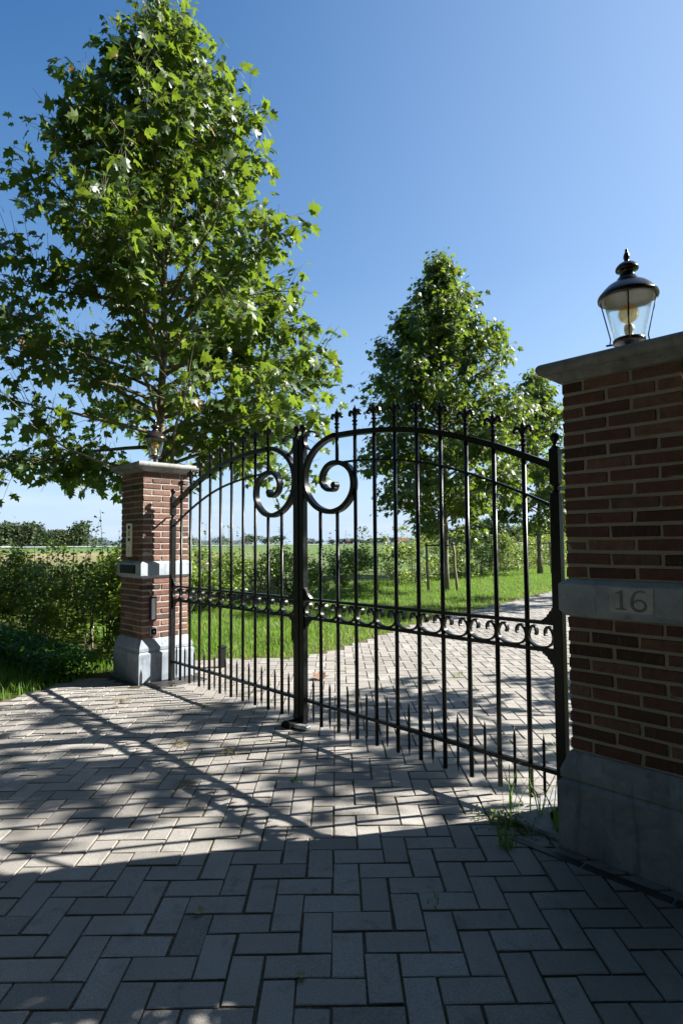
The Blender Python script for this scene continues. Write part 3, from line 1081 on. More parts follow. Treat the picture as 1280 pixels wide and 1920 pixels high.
    bracket(x_in - side * .001, side, Z_LR[0] + .001, -1)
    bracket(x_out + side * .001, -side, Z_UR[1] - .001, 1)
    bracket(x_out + side * .001, -side, Z_LR[0] + .001, -1)
    return root


FLEUR_MESH = finial_mesh()
right_leaf = gate_leaf(1, .019, 2.066, 'right leaf of the black iron gate, nearer, hung beside the number 16 pillar')
left_leaf = gate_leaf(-1, -.104, -2.108, 'left leaf of the black iron gate, farther, hung on the intercom pillar')
rx = left_leaf.location.x
box('strike_bar', (-.0535 - rx, -.031, .03), (-.0335 - rx, .02, 2.235), 'iron', left_leaf, .002)

# gate stop in the middle
gs = thing('gate_stop', 'black and grey metal gate stop on the paving under the meeting posts', 'gate stop', (-.04, .20, 0))
bm = bmesh.new()
flat_poly(bm, [(-.09, .0), (.02, .0), (.02, .045), (-.01, .062), (-.05, .055), (-.085, .022)], -.06, .12)
bm_obj('stop_block', bm, 'iron', gs)
bm = bmesh.new()
bm_box(bm, (.07, .01, .018), (.15, .055, .03), .006, Matrix.Rotation(rad(8), 3, 'Z'))
bm_obj('catch_bar', bm, 'steel', gs)

# operator plates at the hinges
op = thing('operator_cover', 'black steel gate motor cover plate at the foot of the left pillar', 'cover plate', (-2.05, .28, 0))
box('lid', (-.135, -.27, -.03), (.145, .29, .012), 'plate', op, .004)
for sx, sy in ((-.11, -.24), (.12, -.24), (-.11, .26), (.12, .26)):
    bm = bmesh.new()
    bm_lathe(bm, [(.010, .010), (.010, .016), (.006, .018)], 8, (sx, sy, 0))
    bm_obj('bolt', bm, 'steel', op, True)
op = thing('operator_cover', 'grey steel gate motor cover plate among weeds by the right pillar', 'cover plate', (2.04, .26, 0))
box('lid', (-.15, -.27, -.03), (.145, .29, .022), 'coverplate', op, .012)
box('hinge_block', (.03, -.16, .028), (.12, -.06, .075), 'black', op, .008)
# narrow stone edging round the near plinth
ed = thing('edging_strip', 'narrow dark stone edging along the foot of the right pillar', 'edging', (2.4, -.12, 0))
for k in range(4):
    box('edging_stone', (-.42 + k * .36, -.035, -.04), (-.07 + k * .36, .012, .004), 'plate', ed, .003)

# safety posts behind the gate
for x, y, h, lab in ((-3.02, 2.65, .36, 'short black bollard in the grass seen just right of the meeting posts'), (-2.34, 1.02, .22, 'low black post at the lawn corner behind the left pillar')):
    pb = thing('bollard', lab, 'bollard', (x, y, 0))
    box('post', (-.035, -.035, -.03), (.035, .035, h), 'black', pb, .005)
    box('post_cap', (-.042, -.042, h - .004), (.042, .042, h + .02), 'black', pb, .006)
    box('sensor_eye', (-.015, -.039, h * .6), (.015, -.033, h * .6 + .04), 'darkframe', pb)

# ------------------------------------------------------------------ trees
PT = [(0, 0), (0, .30), (0, .58), (0, 1.0), (.13, -.06), (.46, .0), (.27, .19), (.43, .33), (.60, .52), (.40, .47), (.21, .52), (.24, .72), (.10, .80)]
tv, half_tris = [], [(0, 4, 6), (4, 5, 6), (0, 6, 1), (1, 6, 7), (7, 8, 9), (1, 7, 9), (1, 9, 10), (1, 10, 2), (2, 10, 11), (2, 11, 12), (2, 12, 3)]
for x, y in PT:
    tv.append((x, y, -.22 * abs(x) - .20 * y * y + .05 * y))
mir = {}
for i, (x, y) in enumerate(PT):
    if x > 0:
        mir[i] = len(tv)
        tv.append((-x, y, -.16 * abs(x) - .20 * y * y + .05 * y + (.05 if y > .4 else 0)))
    else:
        mir[i] = i
k0 = len(tv)
tv += [(.022, .02, 0), (-.022, .02, 0), (0, -.50, .05)]                  # the leaf stalk
LEAF_V = np.array(tv)
LEAF_F = np.array(half_tris + [(mir[a], mir[c], mir[b]) for a, b, c in half_tris] + [(k0, k0 + 1, k0 + 2)])


def grow_tree(name, label, base, height, env, n_limb, leaf_size, dens, seed, trunk_r=.075, n_parts=0, group='young plane trees along the drive', lowest=1.9):
    r = np.random.default_rng(seed)
    root = thing(name, label, 'tree', base, group)
    # trunk
    tp = []
    wob = r.normal(0, .03, (12, 2))
    for i in range(12):
        z = (height - .25) * i / 11
        tp.append(Vector((wob[i, 0] * (i > 0) * min(1, i / 5), wob[i, 1] * (i > 0) * min(1, i / 5), z - .03 * (i == 0))))
    bm = bmesh.new()
    bm_tube(bm, tp, [trunk_r * (1.35 if i == 0 else 1) * (1 - i / 11.6) ** .8 + .006 for i in range(12)], 10)
    bm_obj('trunk', bm, 'bark', root, True)

    def trunk_at(z):
        t = max(0, min(10.999, z / (height - .25) * 11))
        i = int(t)
        return tp[i].lerp(tp[i + 1], t - i)
    LP, LD, LN, LS = [], [], [], []
    ez, er = [e[0] for e in env], [e[1] for e in env]
    for q in range(n_limb):
        f = (q + r.random() * .8) / n_limb
        z0 = lowest + (height - .55 - lowest) * f ** .95
        az = q * 2.39996 + r.normal(0, .35)
        el = rad(14 + 50 * f ** 1.2 + r.normal(0, 7))
        # length so that the end meets the crown outline
        L = .3
        while L < 5:
            ze = z0 + L * math.sin(el)
            if L * math.cos(el) > np.interp(ze, ez, er) or ze > height - .1:
                break
            L += .05
        L *= .88 + .2 * r.random()
        p0 = trunk_at(z0)
        d = Vector((math.cos(az) * math.cos(el), math.sin(az) * math.cos(el), math.sin(el)))
        pts, rr = [p0], [min(.03, .008 + L * .009)]
        cur, dd = p0.copy(), d.copy()
        ns = max(4, int(L / .28))
        droop = .05 * (1 - f) if f < .45 else -.03
        for s in range(ns):
            dd = (dd + Vector((r.normal(0, .09), r.normal(0, .09), r.normal(0, .06) - droop + .02))).normalized()
            cur = cur + dd * (L / ns)
            pts.append(cur.copy())
            rr.append(rr[0] * (1 - (s + 1) / ns) + .0035)
        bm = bmesh.new()
        bm_tube(bm, pts, rr, 6)
        # twigs with leaves
        nt = int(L * dens) + 2
        for _ in range(nt):
            t = (.18 + .82 * r.random() ** .75) * (len(pts) - 1.001)
            i = int(t)
            o = pts[i].lerp(pts[i + 1], t - i)
            ax = (pts[i + 1] - pts[i]).normalized()
            side = Vector(r.normal(0, 1, 3))
            side = (side - ax * side.dot(ax)).normalized()
            td = (ax * .75 + side * .9 + Vector((0, 0, .25))).normalized()
            tl = (.25 + .5 * r.random()) * (1 - .25 * f)
            e1 = o + td * tl * .5 + Vector((0, 0, .01))
            e2 = o + td * tl + Vector((0, 0, -.05 * tl))
            ex, ey, e_z = e2.x + base[0], e2.y + base[1], e2.z
            if (ex > -3.3 and e_z < 3.1 and ey < 1.4) or (ex > -4.1 and e_z < 2.75 and ey < 1.4):
                if base[0] < -4 and base[1] < 3:
                    continue
            bm_tube(bm, [o, e1, e2], [.0045, .0035, .002], 4, False)
            for kk in range(int(r.integers(4, 7))):
                s = .2 + .85 * kk / 5 + r.normal(0, .06)
                p = o.lerp(e2, min(1.05, s))
                od = Vector(r.normal(0, 1, 3)) * .7 + td * .5
                od.z = od.z * .5 - .25
                od.normalize()
                pet = .06 + .10 * r.random()
                LP.append(p + od * pet)
                ld = od + Vector((0, 0, -.55 + r.normal(0, .3)))
                LD.append(ld)
                out = Vector((p.x, p.y, 0))
                out = out.normalized() if out.length > .01 else Vector((0, 0, 1))
                LN.append(Vector((0, 0, 1)) * (.35 + .4 * r.random()) + out * .5 + Vector(r.normal(0, .62, 3)))
                LS.append(leaf_size * (.45 + .95 * r.random() ** 1.2) * (.85 if f > .9 else 1))
        bm_obj('limb', bm, 'bark', root, True)
    P = np.array([list(p) for p in LP])
    wpos = P + np.array(base)
    # pruned clear of the gate and its lantern
    ok = ~((wpos[:, 0] > -3.4) & (wpos[:, 2] < 3.1) & (wpos[:, 1] < 1.4))
    ok &= ~((wpos[:, 0] > -4.2) & (wpos[:, 2] < 2.75) & (wpos[:, 1] < 1.4))
    P, LD, LN, LS = P[ok], [d for d, k in zip(LD, ok) if k], [d for d, k in zip(LN, ok) if k], [d for d, k in zip(LS, ok) if k]
    Ms = frames(np.array([list(d) for d in LD]), np.array([list(d) for d in LN]), np.array(LS))
    # bulk curl variety
    Ms[:, :, 0] *= (.8 + .35 * r.random(len(P)))[:, None]
    Ms[:, :, 2] *= (.5 + 1.4 * r.random(len(P)))[:, None]
    rn = np.clip(r.beta(2, 2.2, len(P)) * .92 + (r.random(len(P)) < .02) * .5 + .08 * (P[:, 2] / height), 0, 1)
    sel = np.zeros(len(P), bool)
    if n_parts:
        b = np.array(base)
        W = P + b - np.array(CAM)
        dist = W @ np.array(Fv)
        sx = 640 + 1092.6 * (W @ np.array(R2)) / dist
        sy = 960 - 1092.6 * (W @ np.array(U2)) / dist
        inside = (sx > 5) & (sx < 1275) & (sy > 5)
        score = np.where(inside, np.array(LS) / dist, 0) * (1 + .6 * np.hypot(P[:, 0], P[:, 1]) / 2.5)
        # one leaf per little patch of the picture, so that they are the ones in front
        idx = np.argsort(-score * np.where(inside, 1, 0))
        used = {}
        for i in idx:
            kx = (int(sx[i] // 26), int(sy[i] // 26))
            if not inside[i]:
                continue
            if kx in used:
                continue
            used[kx] = i
            sel[i] = True
            if sel.sum() >= n_parts:
                break
        metas = []
        for k in range(10):
            me = bpy.data.meshes.new('leaf')
            me.from_pydata([tuple(map(float, x)) for x in LEAF_V], [], [tuple(map(int, x)) for x in LEAF_F])
            me.update()
            me.materials.append(MAT['plane'])
            set_rnd(me, [.1, .25, .35, .45, .55, .65, .75, .85, .9, .97][k])
            metas.append(me)
        for i in np.nonzero(sel)[0]:
            o = link('leaf', metas[min(9, int(rn[i] * 10))], None, root)
            m4 = Matrix(Ms[i].tolist()).to_4x4()
            m4.translation = Vector(P[i])
            o.matrix_local = m4
    k = ~sel
    c = inst_mesh('crown', LEAF_V, LEAF_F, Ms[k], P[k], rn[k], 'plane', root)
    c['kind'] = 'stuff'
    return root


ENV1 = [(1.6, .6), (2.3, 1.9), (3.0, 2.4), (3.7, 2.55), (4.5, 2.4), (5.2, 2.15), (6.2, 2.0), (7.1, 1.8), (8.0, 1.3), (8.8, .72), (9.5, .28), (9.9, .1)]
ENV2 = [(1.6, .6), (2.2, 1.4), (3.0, 2.05), (4.5, 2.3), (6.0, 2.3), (7.1, 1.95), (7.9, 1.25), (8.8, .6), (9.6, .3), (10.1, .1)]
T1 = (-4.72, 1.46, -.016)
grow_tree('plane_tree', 'large plane tree rising behind the left pillar and lantern', T1, 9.95, ENV1, 120, .15, 12.5, 11, .072, 300, lowest=2.0)
grow_tree('plane_tree', 'staked plane tree on the lawn seen through the right gate leaf', (-6.68, 11.35, -.016), 10.1, ENV2, 130, .15, 17.0, 5, .075, 300, lowest=1.75)
grow_tree('plane_tree', 'farther staked plane tree half hidden behind the right pillar', (-9.05, 21.6, -.016), 9.2, [(z * .92, w * 1.0) for z, w in ENV2], 84, .17, 14.0, 8, .10, 0, lowest=1.8)
grow_tree('plane_tree', 'plane tree out of the picture right of the drive that dapples the paving', (3.85, 5.6, -.016), 9.5, [(1.9, .9), (2.5, 1.7), (3.3, 1.6), (4.2, 1.3), (5.5, 1.25), (7, 1.0), (9.5, .2)], 46, .16, 7.5, 21, .075, 0, lowest=1.9)
grow_tree('plane_tree', 'second plane tree out of the picture right of the drive', (1.1, 15.6, -.016), 9.5, ENV2, 40, .20, 5.4, 23, .075, 0, lowest=1.9)


def stake(loc, h, lean, label, seed):
    r = np.random.default_rng(seed)
    bm = bmesh.new()
    pts = [(0, 0, -.1)] + [(lean[0] * t + r.normal(0, .008), lean[1] * t + r.normal(0, .008), h * t) for t in (.25, .5, .75, 1)]
    bm_tube(bm, pts, [.042, .040, .038, .037, .036], 9)
    o = bm_obj('tree_stake', bm, 'stake', None, True)
    o.location = loc
    return tag(o, label, 'stake', 'wooden stakes beside the plane trees')


def strap(a, b, label):
    bm = bmesh.new()
    a, b = Vector(a), Vector(b)
    d = b - a
    ang = math.atan2(d.y, d.x)
    L = Vector((d.x, d.y)).length
    bm_box(bm, (L / 2, 0, 0), (L, .012, .045), .002)
    bm_box(bm, (L + .02, 0, 0), (.10, .16, .05), .01)
    bm_box(bm, (-.0, 0, 0), (.085, .085, .05), .01)
    bmesh.ops.rotate(bm, cent=(0, 0, 0), matrix=Matrix.Rotation(ang, 3, 'Z'), verts=bm.verts)
    o = bm_obj('tree_strap', bm, 'rubber')
    o.location = a
    o.rotation_euler = (0, 0, 0)
    return tag(o, label, 'strap', 'black rubber tree ties')


t2, t3 = (-6.68, 11.35), (-9.05, 21.6)
stake((-6.95, 10.85, 0), 1.40, (-.06, 0), 'weathered stake left of the nearer staked tree, tipped with a strap', 1)
stake((-6.48, 11.62, 0), 1.42, (-.13, -.02), 'leaning weathered stake right of the nearer staked tree', 2)
strap((-7.0, 10.85, 1.33), (t2[0], t2[1], 1.30), 'black strap from the left stake to the nearer staked tree')
strap((-6.6, 11.60, 1.36), (t2[0], t2[1], 1.28), 'black strap from the right stake to the nearer staked tree')
stake((-9.50, 21.25, 0), 1.35, (.05, 0), 'stake left of the farther tree near the right pillar', 3)
stake((-8.72, 22.0, 0), 1.42, (-.03, 0), 'stake right of the farther tree near the right pillar', 4)
strap((-9.46, 21.25, 1.28), (t3[0], t3[1], 1.2), 'black strap from the left stake to the farther tree')
strap((-8.75, 22.0, 1.36), (t3[0], t3[1], 1.3), 'black strap from the right stake to the farther tree')

# ------------------------------------------------------------------ hedges
HV = np.array([(0, 0, 0), (.30, .30, .07), (.26, .68, .05), (0, 1, -.10), (-.26, .68, .05), (-.30, .30, .07), (0, .5, -.02)])
HF = np.array([(0, 1, 6), (1, 2, 6), (2, 3, 6), (3, 4, 6), (4, 5, 6), (5, 0, 6)])


def hedge(name, label, path, height, width, n_leaf, leaf, seed, shoots=1.0, mat='beech', clip_x=None):
    """path: ground polyline; a shaggy band of leaves on upright stems"""
    r = np.random.default_rng(seed)
    root = thing(name, label, 'hedge', (path[0][0], path[0][1], 0))
    P = np.array(path, float)
    seg = np.hypot(*(P[1:] - P[:-1]).T)
    cum = np.concatenate([[0], np.cumsum(seg)])

    def at(s):
        return np.stack([np.interp(s, cum, P[:, 0]), np.interp(s, cum, P[:, 1])], 1)
    tot = cum[-1]
    # clumps give light and dark masses
    nc = int(tot * (22 if clip_x is None else 80))
    cs = r.random(nc) * tot
    cw = r.normal(0, .36, nc) * width
    hl = height * (.84 + .16 * np.sin(cs * 1.7 + seed) + .14 * np.sin(cs * 4.3 + 1) + .08 * np.sin(cs * 9.1))
    cz = hl * (.06 + .94 * r.random(nc) ** .75)
    cxy = at(cs)
    nrm = at(cs + .05) - at(cs - .05)
    nrm = np.stack([-nrm[:, 1], nrm[:, 0]], 1)
    nrm /= np.linalg.norm(nrm, axis=1, keepdims=True) + 1e-9
    C = np.concatenate([cxy + nrm * cw[:, None], cz[:, None]], 1)
    pick = r.integers(0, nc, n_leaf)
    LPs = C[pick] + r.normal(0, 1, (n_leaf, 3)) * np.array([.105, .105, .085])
    LPs[:, 2] = np.abs(LPs[:, 2]) + .03
    off = LPs[:, :2] - C[pick][:, :2] * .0
    D = r.normal(0, 1, (n_leaf, 3))
    D[:, 2] *= .5
    Nn = r.normal(0, .55, (n_leaf, 3)) + np.array([0, 0, 1.0]) + np.concatenate([nrm[pick] * (cw[pick] / width * 1.2)[:, None], np.zeros((n_leaf, 1))], 1)
    S = leaf * (.55 + .8 * r.random(n_leaf))
    # shoots standing out of the top
    ns = int(tot * 5 * shoots)
    bm = bmesh.new()
    b0 = Vector((path[0][0], path[0][1], 0))
    LP2, D2, S2 = [], [], []
    for k in range(ns):
        s = r.random() * tot
        a = at(np.array([s]))[0]
        w = r.normal(0, .22) * width
        h1 = height * (.78 + .1 * r.random()) + (.12 + .8 * r.random() ** 2.4)
        x, y = a[0] + w * .7, a[1] + w * .7
        lx, ly = r.normal(0, .10, 2)
        pts = [Vector((x, y, height * .6)), Vector((x + lx * .5, y + ly * .5, (h1 + height * .6) / 2)), Vector((x + lx, y + ly, h1))]
        bm_tube(bm, [p - b0 for p in pts], [.006, .004, .002], 4, False)
        m = int(8 + 12 * (h1 - height * .6))
        for j in range(m):
            t = (j + r.random()) / m
            p = pts[0].lerp(pts[1], t * 2) if t < .5 else pts[1].lerp(pts[2], t * 2 - 1)
            dd = Vector((r.normal(), r.normal(), .35 + .2 * r.normal())).normalized()
            if r.random() < .4:
                p = p + dd * r.random() * .12
            LP2.append(p)
            D2.append(dd)
            S2.append(leaf * (.55 + .6 * r.random()))
    # stems
    for k in range(int(tot * 4.5)):
        s = r.random() * tot
        a = at(np.array([s]))[0] + r.normal(0, .12, 2) * width
        for q in range(2):
            l = r.normal(0, .16, 2)
            bm_tube(bm, [Vector((a[0], a[1], -.05)) - b0, Vector((a[0] + l[0] * .4, a[1] + l[1] * .4, height * .45)) - b0, Vector((a[0] + l[0], a[1] + l[1], height * .92)) - b0], [.012, .009, .004], 5, False)
    bm_obj('stems', bm, 'bark', root, True)['kind'] = 'stuff'
    if LP2:
        LPs = np.concatenate([LPs, np.array([list(p) for p in LP2])])
        D = np.concatenate([D, np.array([list(p) for p in D2])])
        Nn = np.concatenate([Nn, r.normal(0, .5, (len(LP2), 3)) + np.array([0, 0, 1.])])
        S = np.concatenate([S, np.array(S2)])
    if clip_x is not None:
        kk = (LPs[:, 0] > clip_x) & (LPs[:, 1] > .08)
        LPs, D, Nn, S = LPs[kk], D[kk], Nn[kk], S[kk]
    Ms = frames(D, Nn, S)
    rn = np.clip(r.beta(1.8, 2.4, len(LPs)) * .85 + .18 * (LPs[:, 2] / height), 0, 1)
    LPs = LPs - np.array(list(b0))
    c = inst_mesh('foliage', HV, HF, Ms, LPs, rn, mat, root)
    c['kind'] = 'stuff'
    return root


hedge('hedge', 'shaggy green hedge left of the far pillar beside the road', [(-3.05, .62), (-4.5, .50), (-7.4, .40), (-10.5, .3)], 1.20, .66, 23000, .064, 31, 2.0)
hedge('shrub', 'taller shrub with loose shoots rising right beside the left pillar', [(-3.15, .62), (-3.9, .58), (-4.4, .55)], 1.36, .6, 5200, .066, 37, 3.0)
hedge('hedge', 'long shaggy hedge behind the lawn seen through the gate bars', [(-7.0, 1.6), (-7.55, 4.0), (-8.25, 7.2), (-8.75, 10.4)], 1.18, .95, 22000, .068, 32, 1.8)
hedge('hedge', 'far stretch of hedge behind the staked trees at the right', [(-8.9, 11.3), (-9.7, 15.0), (-10.8, 20.2), (-12.4, 28), (-14.5, 38)], 1.75, 1.25, 26000, .085, 33, .8)
hedge('hedge', 'dense hedge right of the near pillar, outside the picture, shading the paving', [(2.78, .5), (4.6, .5), (6.4, .45)], 2.85, .9, 46000, .10, 34, .3, clip_x=2.86)
# low ground cover at the foot of the roadside hedge
r = np.random.default_rng(77)
n = 7000
x = -2.95 - 5.5 * r.random(n)
y = -.18 - .50 * r.random(n) - .12 * (x + 3) * -.3
z = .02 + .26 * r.random(n) * (1 - np.abs((y + .4) / .7) ** 2).clip(.15, 1)
c = inst_mesh('ground_cover', HV, HF, frames(r.normal(0, 1, (n, 3)) * np.array([1, 1, .4]), r.normal(0, .4, (n, 3)) + np.array([0, 0, 1.]), .06 * (.6 + .7 * r.random(n))), np.stack([x, y, z], 1), r.random(n), 'cover')
tag(c, 'low dark green ground cover in front of the roadside hedge', 'ground cover', kind='stuff')

# ------------------------------------------------------------------ weeds and litter
def weed(x, y, n, h, label, seed, mat='grass'):
    r = np.random.default_rng(seed)
    bm = bmesh.new()
    for k in range(n):
        a = r.random() * 2 * math.pi
        hh = h * (.45 + .6 * r.random())
        ln = hh * (.2 + .9 * r.random())
        w = .0018 + .0022 * r.random()
        d = Vector((math.cos(a), math.sin(a), 0))
        s = Vector((-d.y, d.x, 0)) * w
        b = Vector((r.normal(0, .018), r.normal(0, .018), 0))
        p = [b, b + d * ln * .25 + Vector((0, 0, hh * .55)), b + d * ln * .65 + Vector((0, 0, hh * .92)), b + d * ln * 1.15 + Vector((0, 0, hh * .86))]
        ww = [1, 1, .7, .08]
        ring = [(bm.verts.new(q - s * v), bm.verts.new(q + s * v)) for q, v in zip(p, ww)]
        for (a1, b1), (a2, b2) in zip(ring, ring[1:]):
            bm.faces.new((a1, b1, b2, a2))
    o = bm_obj('grass_tuft', bm, mat)
    set_rnd(o.data, .25 + .4 * r.random())
    o.location = (x, y, -.01)
    return tag(o, label, 'weed', 'weeds at the foot of the right pillar')


weed(1.87, .07, 9, .28, 'tall grass tuft under the right gate leaf, leftmost of the weeds', 1)
weed(1.99, .14, 9, .24, 'grass tuft growing beside the grey cover plate under the gate', 2)
weed(2.15, .03, 9, .26, 'grass tuft against the edge of the right pillar plinth', 3)
weed(2.12, .40, 14, .40, 'thin grass stems behind the right hinge post', 4)
weed(2.02, -.22, 26, .09, 'flattened dark weed patch in front of the right pillar plinth', 5)
r = np.random.default_rng(5)
n = 420
x = 1.93 + .16 * r.normal(0, 1, n) * .55
y = -.03 + .05 * r.normal(0, 1, n)
c = inst_mesh('moss_clump', HV, HF, frames(r.normal(0, 1, (n, 3)), r.normal(0, .5, (n, 3)) + np.array([0, 0, 1.]), .016 * (.6 + .8 * r.random(n))), np.stack([x, y, np.abs(r.normal(0, .016, n))], 1), r.random(n) * .3, 'beech')
tag(c, 'low dark weed cushion at the corner of the grey cover plate', 'weed', kind='stuff')

# small weeds and moss in the joints
P = []
for k in range(22):
    cx, cy = RNG.uniform(-2.4, 2.2), RNG.uniform(-1.2, 5)
    m = int(RNG.integers(3, 14))
    P += [(cx + RNG.normal(0, .02), cy + RNG.normal(0, .02), -.006) for _ in range(m)]
P = np.array(P)
tag(blades('joint_weeds', P, .015 + .03 * RNG.random(len(P)), 'grass', RNG.random(len(P)), .9), 'tiny weeds in the paving joints', 'weed', kind='stuff')


def leaf_litter(x, y, s, rz, label, mat='dryleaf', tilt=.15):
    me = bpy.data.meshes.new('fallen_leaf')
    vv = LEAF_V.copy()
    vv[:, 2] = .28 * np.abs(vv[:, 0]) + .25 * (vv[:, 1] - .4) ** 2
    me.from_pydata([tuple(map(float, q)) for q in vv * s], [], [tuple(map(int, q)) for q in LEAF_F])
    me.update()
    o = link('fallen_leaf', me, mat)
    o.location = (x, y, .008)
    o.rotation_euler = (tilt, tilt * .5, rz)
    return tag(o, label, 'leaf', 'fallen leaves on the paving')


leaf_litter(-1.05, 1.35, .17, .6, 'curled brown leaf on the paving behind the left gate leaf', tilt=.3)
leaf_litter(-1.52, -.55, .06, 2.1, 'small pale leaf on the paving left of the gate shadows', 'straw')
leaf_litter(1.47, -1.50, .045, 1.1, 'tiny pale leaf on the shaded paving at lower left', 'straw')
leaf_litter(1.99, -1.42, .04, 2.6, 'tiny pale leaf on the shaded paving near the bottom edge', 'straw')
r = np.random.default_rng(13)
for x, y, lab in ((-1.72, -.42, 'clump of dry stalks on the paving in front of the left pillar'), (.35, -.93, 'thin dry stalks on the paving in the middle of the gate shadows'), (-.30, -.62, 'scattered dry straws on the paving left of the gate stop'), (.05, -.45, 'small wisp of dry straw on the paving nearest the gate stop')):
    bm = bmesh.new()
    for k in range(26):
        a = r.random() * math.pi
        l = .02 + .06 * r.random()
        cx, cy = r.normal(0, .035), r.normal(0, .02)
        bm_tube(bm, [(cx - math.cos(a) * l, cy - math.sin(a) * l, .004), (cx, cy, .006 + .015 * r.random()), (cx + math.cos(a) * l, cy + math.sin(a) * l, .003 + .01 * r.random())], .0011, 4, False)
    o = bm_obj('dry_stalks', bm, 'straw')
    o.location = (x, y, .004)
    tag(o, lab, 'plant litter', 'wisps of dry stalks on the paving')

# ------------------------------------------------------------------ far distance
CX, CY = CAM.x, CAM.y


def far(px, dist):
    """a ground point at a bearing given by picture column and a distance"""
    d = Fv + R2 * ((px - 640) / 1092.6)
    d = Vector((d.x, d.y)).normalized()
    return Vector((CX + d.x * dist, CY + d.y * dist, -.075)), math.atan2(d.y, d.x)


pts = []
road_pts = [(-160, 250), (0, 300), (230, 350), (420, 400), (620, 480), (820, 560), (1040, 640), (1300, 760)]
v = []
for px, dd in road_pts:
    p, a = far(px, dd)
    q, a = far(px, dd + 26)
    v += [(p.x, p.y, .12), (q.x, q.y, .12)]
o = pyd('road', v, [(2 * i, 2 * i + 1, 2 * i + 3, 2 * i + 2) for i in range(len(road_pts) - 1)], 'asphalt')
tag(o, 'distant road', kind='structure')
gr = thing('guard_rail', 'long grey guard rail along the distant road', 'guard rail', tuple(far(230, 345)[0]))
v, f = [], []
b0 = gr.location
for px, dd in road_pts:
    p, a = far(px, dd - 3)
    v += [(p.x - b0.x, p.y - b0.y, .55), (p.x - b0.x, p.y - b0.y, .95)]
vv = v + [(x + .1, y + .15, z) for x, y, z in v]
nq = len(v)
for i in range(len(road_pts) - 1):
    f += [(2 * i, 2 * i + 2, 2 * i + 3, 2 * i + 1), (nq + 2 * i, nq + 2 * i + 1, nq + 2 * i + 3, nq + 2 * i + 2), (2 * i + 1, 2 * i + 3, nq + 2 * i + 3, nq + 2 * i + 1), (2 * i, nq + 2 * i, nq + 2 * i + 2, 2 * i + 2)]
pyd('rail_beam', vv, f, 'rail', gr)


def far_car(px, dist, label, paint, L=4.5):
    p, a = far(px, dist)
    root = thing('car', label, 'car', (p.x, p.y, .12), 'cars on the distant road')
    root.rotation_euler = (0, 0, a + math.pi / 2)
    bm = bmesh.new()
    prof = [(-L / 2, .35), (-L / 2, .85), (-L / 2 + .15, .95), (-1.6, 1.0), (-1.0, 1.45), (.7, 1.5), (1.3, 1.0), (L / 2 - .1, .85), (L / 2, .6), (L / 2, .35)]
    flat_poly(bm, prof, -.85, 1.7)
    bm_obj('body', bm, paint, root)
    for s in (-1, 1):
        bm = bmesh.new()
        flat_poly(bm, [(-1.45, 1.02), (-.95, 1.40), (.62, 1.44), (1.1, 1.02)], s * .86 - .01, .02)
        bm_obj('window', bm, 'carglass', root)
        for wx in (-1.35, 1.35):
            bm = bmesh.new()
            bm_lathe(bm, [(.33, -.1), (.33, .1)], 14)
            bmesh.ops.rotate(bm, cent=(0, 0, 0), matrix=Matrix.Rotation(math.pi / 2, 3, 'X'), verts=bm.verts)
            bmesh.ops.translate(bm, vec=(wx, s * .78, .33), verts=bm.verts)
            bm_obj('wheel', bm, 'tyre', root)


far_car(12, 318, 'white car on the distant road at the far left', 'carwhite')
far_car(56, 330, 'grey car on the distant road just right of the white one', 'cardark')
far_car(640, 505, 'dark car on the distant road beside the meeting posts', 'cardark')
far_car(730, 540, 'grey car on the distant road in front of the dark barn', 'cardark')


def far_house(px, dist, w, d, wall, roofh, label, mw, mr, turn=.3, name='farm_house'):
    p, a = far(px, dist)
    root = thing(name, label, 'house', (p.x, p.y, -.08))
    root.rotation_euler = (0, 0, a + math.pi / 2 + turn)
    box('wall', (-w / 2, -d / 2, 0), (w / 2, d / 2, wall), mw, root)
    e = .35
    v = [(-w / 2 - e, -d / 2 - e, wall - .1), (w / 2 + e, -d / 2 - e, wall - .1), (w / 2 + e, d / 2 + e, wall - .1), (-w / 2 - e, d / 2 + e, wall - .1), (-w / 2 - e, 0, wall + roofh), (w / 2 + e, 0, wall + roofh)]
    rf = pyd('roof', v, [(0, 1, 5, 4), (2, 3, 4, 5), (1, 2, 5), (3, 0, 4), (3, 2, 1, 0)], mr, root)
    box('chimney', (w * .2, -.4, wall + roofh * .6), (w * .2 + .7, .4, wall + roofh + .8), mw, rf)
    for k in range(3):
        x = -w * .33 + k * w * .33
        wd = box('window', (x - .6, -d / 2 - .05, wall * .35), (x + .6, -d / 2 + .05, wall * .75), 'whitep', root)
        box('pane', (x - .48, -d / 2 - .08, wall * .4), (x + .48, -d / 2 - .045, wall * .7), 'carglass', wd)
    return root


far_house(714, 640, 13, 8, 3.0, 4.2, 'dark roofed barn on the horizon between two gate bars', 'housewall', 'tiledark', -.5, 'barn')
far_house(699, 700, 9, 8, 5.2, 2.2, 'grey house on the horizon just left of the dark barn', 'housewall', 'tiledark', .2)
far_house(753, 660, 14, 9, 4.0, 3.2, 'long red roofed farm house on the horizon near the staked tree', 'housewall', 'tilered', .12)
far_house(653, 700, 8, 8, 3.6, 3.6, 'small brown house among trees on the horizon beside the meeting posts', 'housebrick', 'tiledark', .4)

FV = np.array([(0, 0, 0), (.5, .35, .1), (0, 1, -.05), (-.5, .35, .1)])
FF = np.array([(0, 1, 2), (0, 2, 3)])


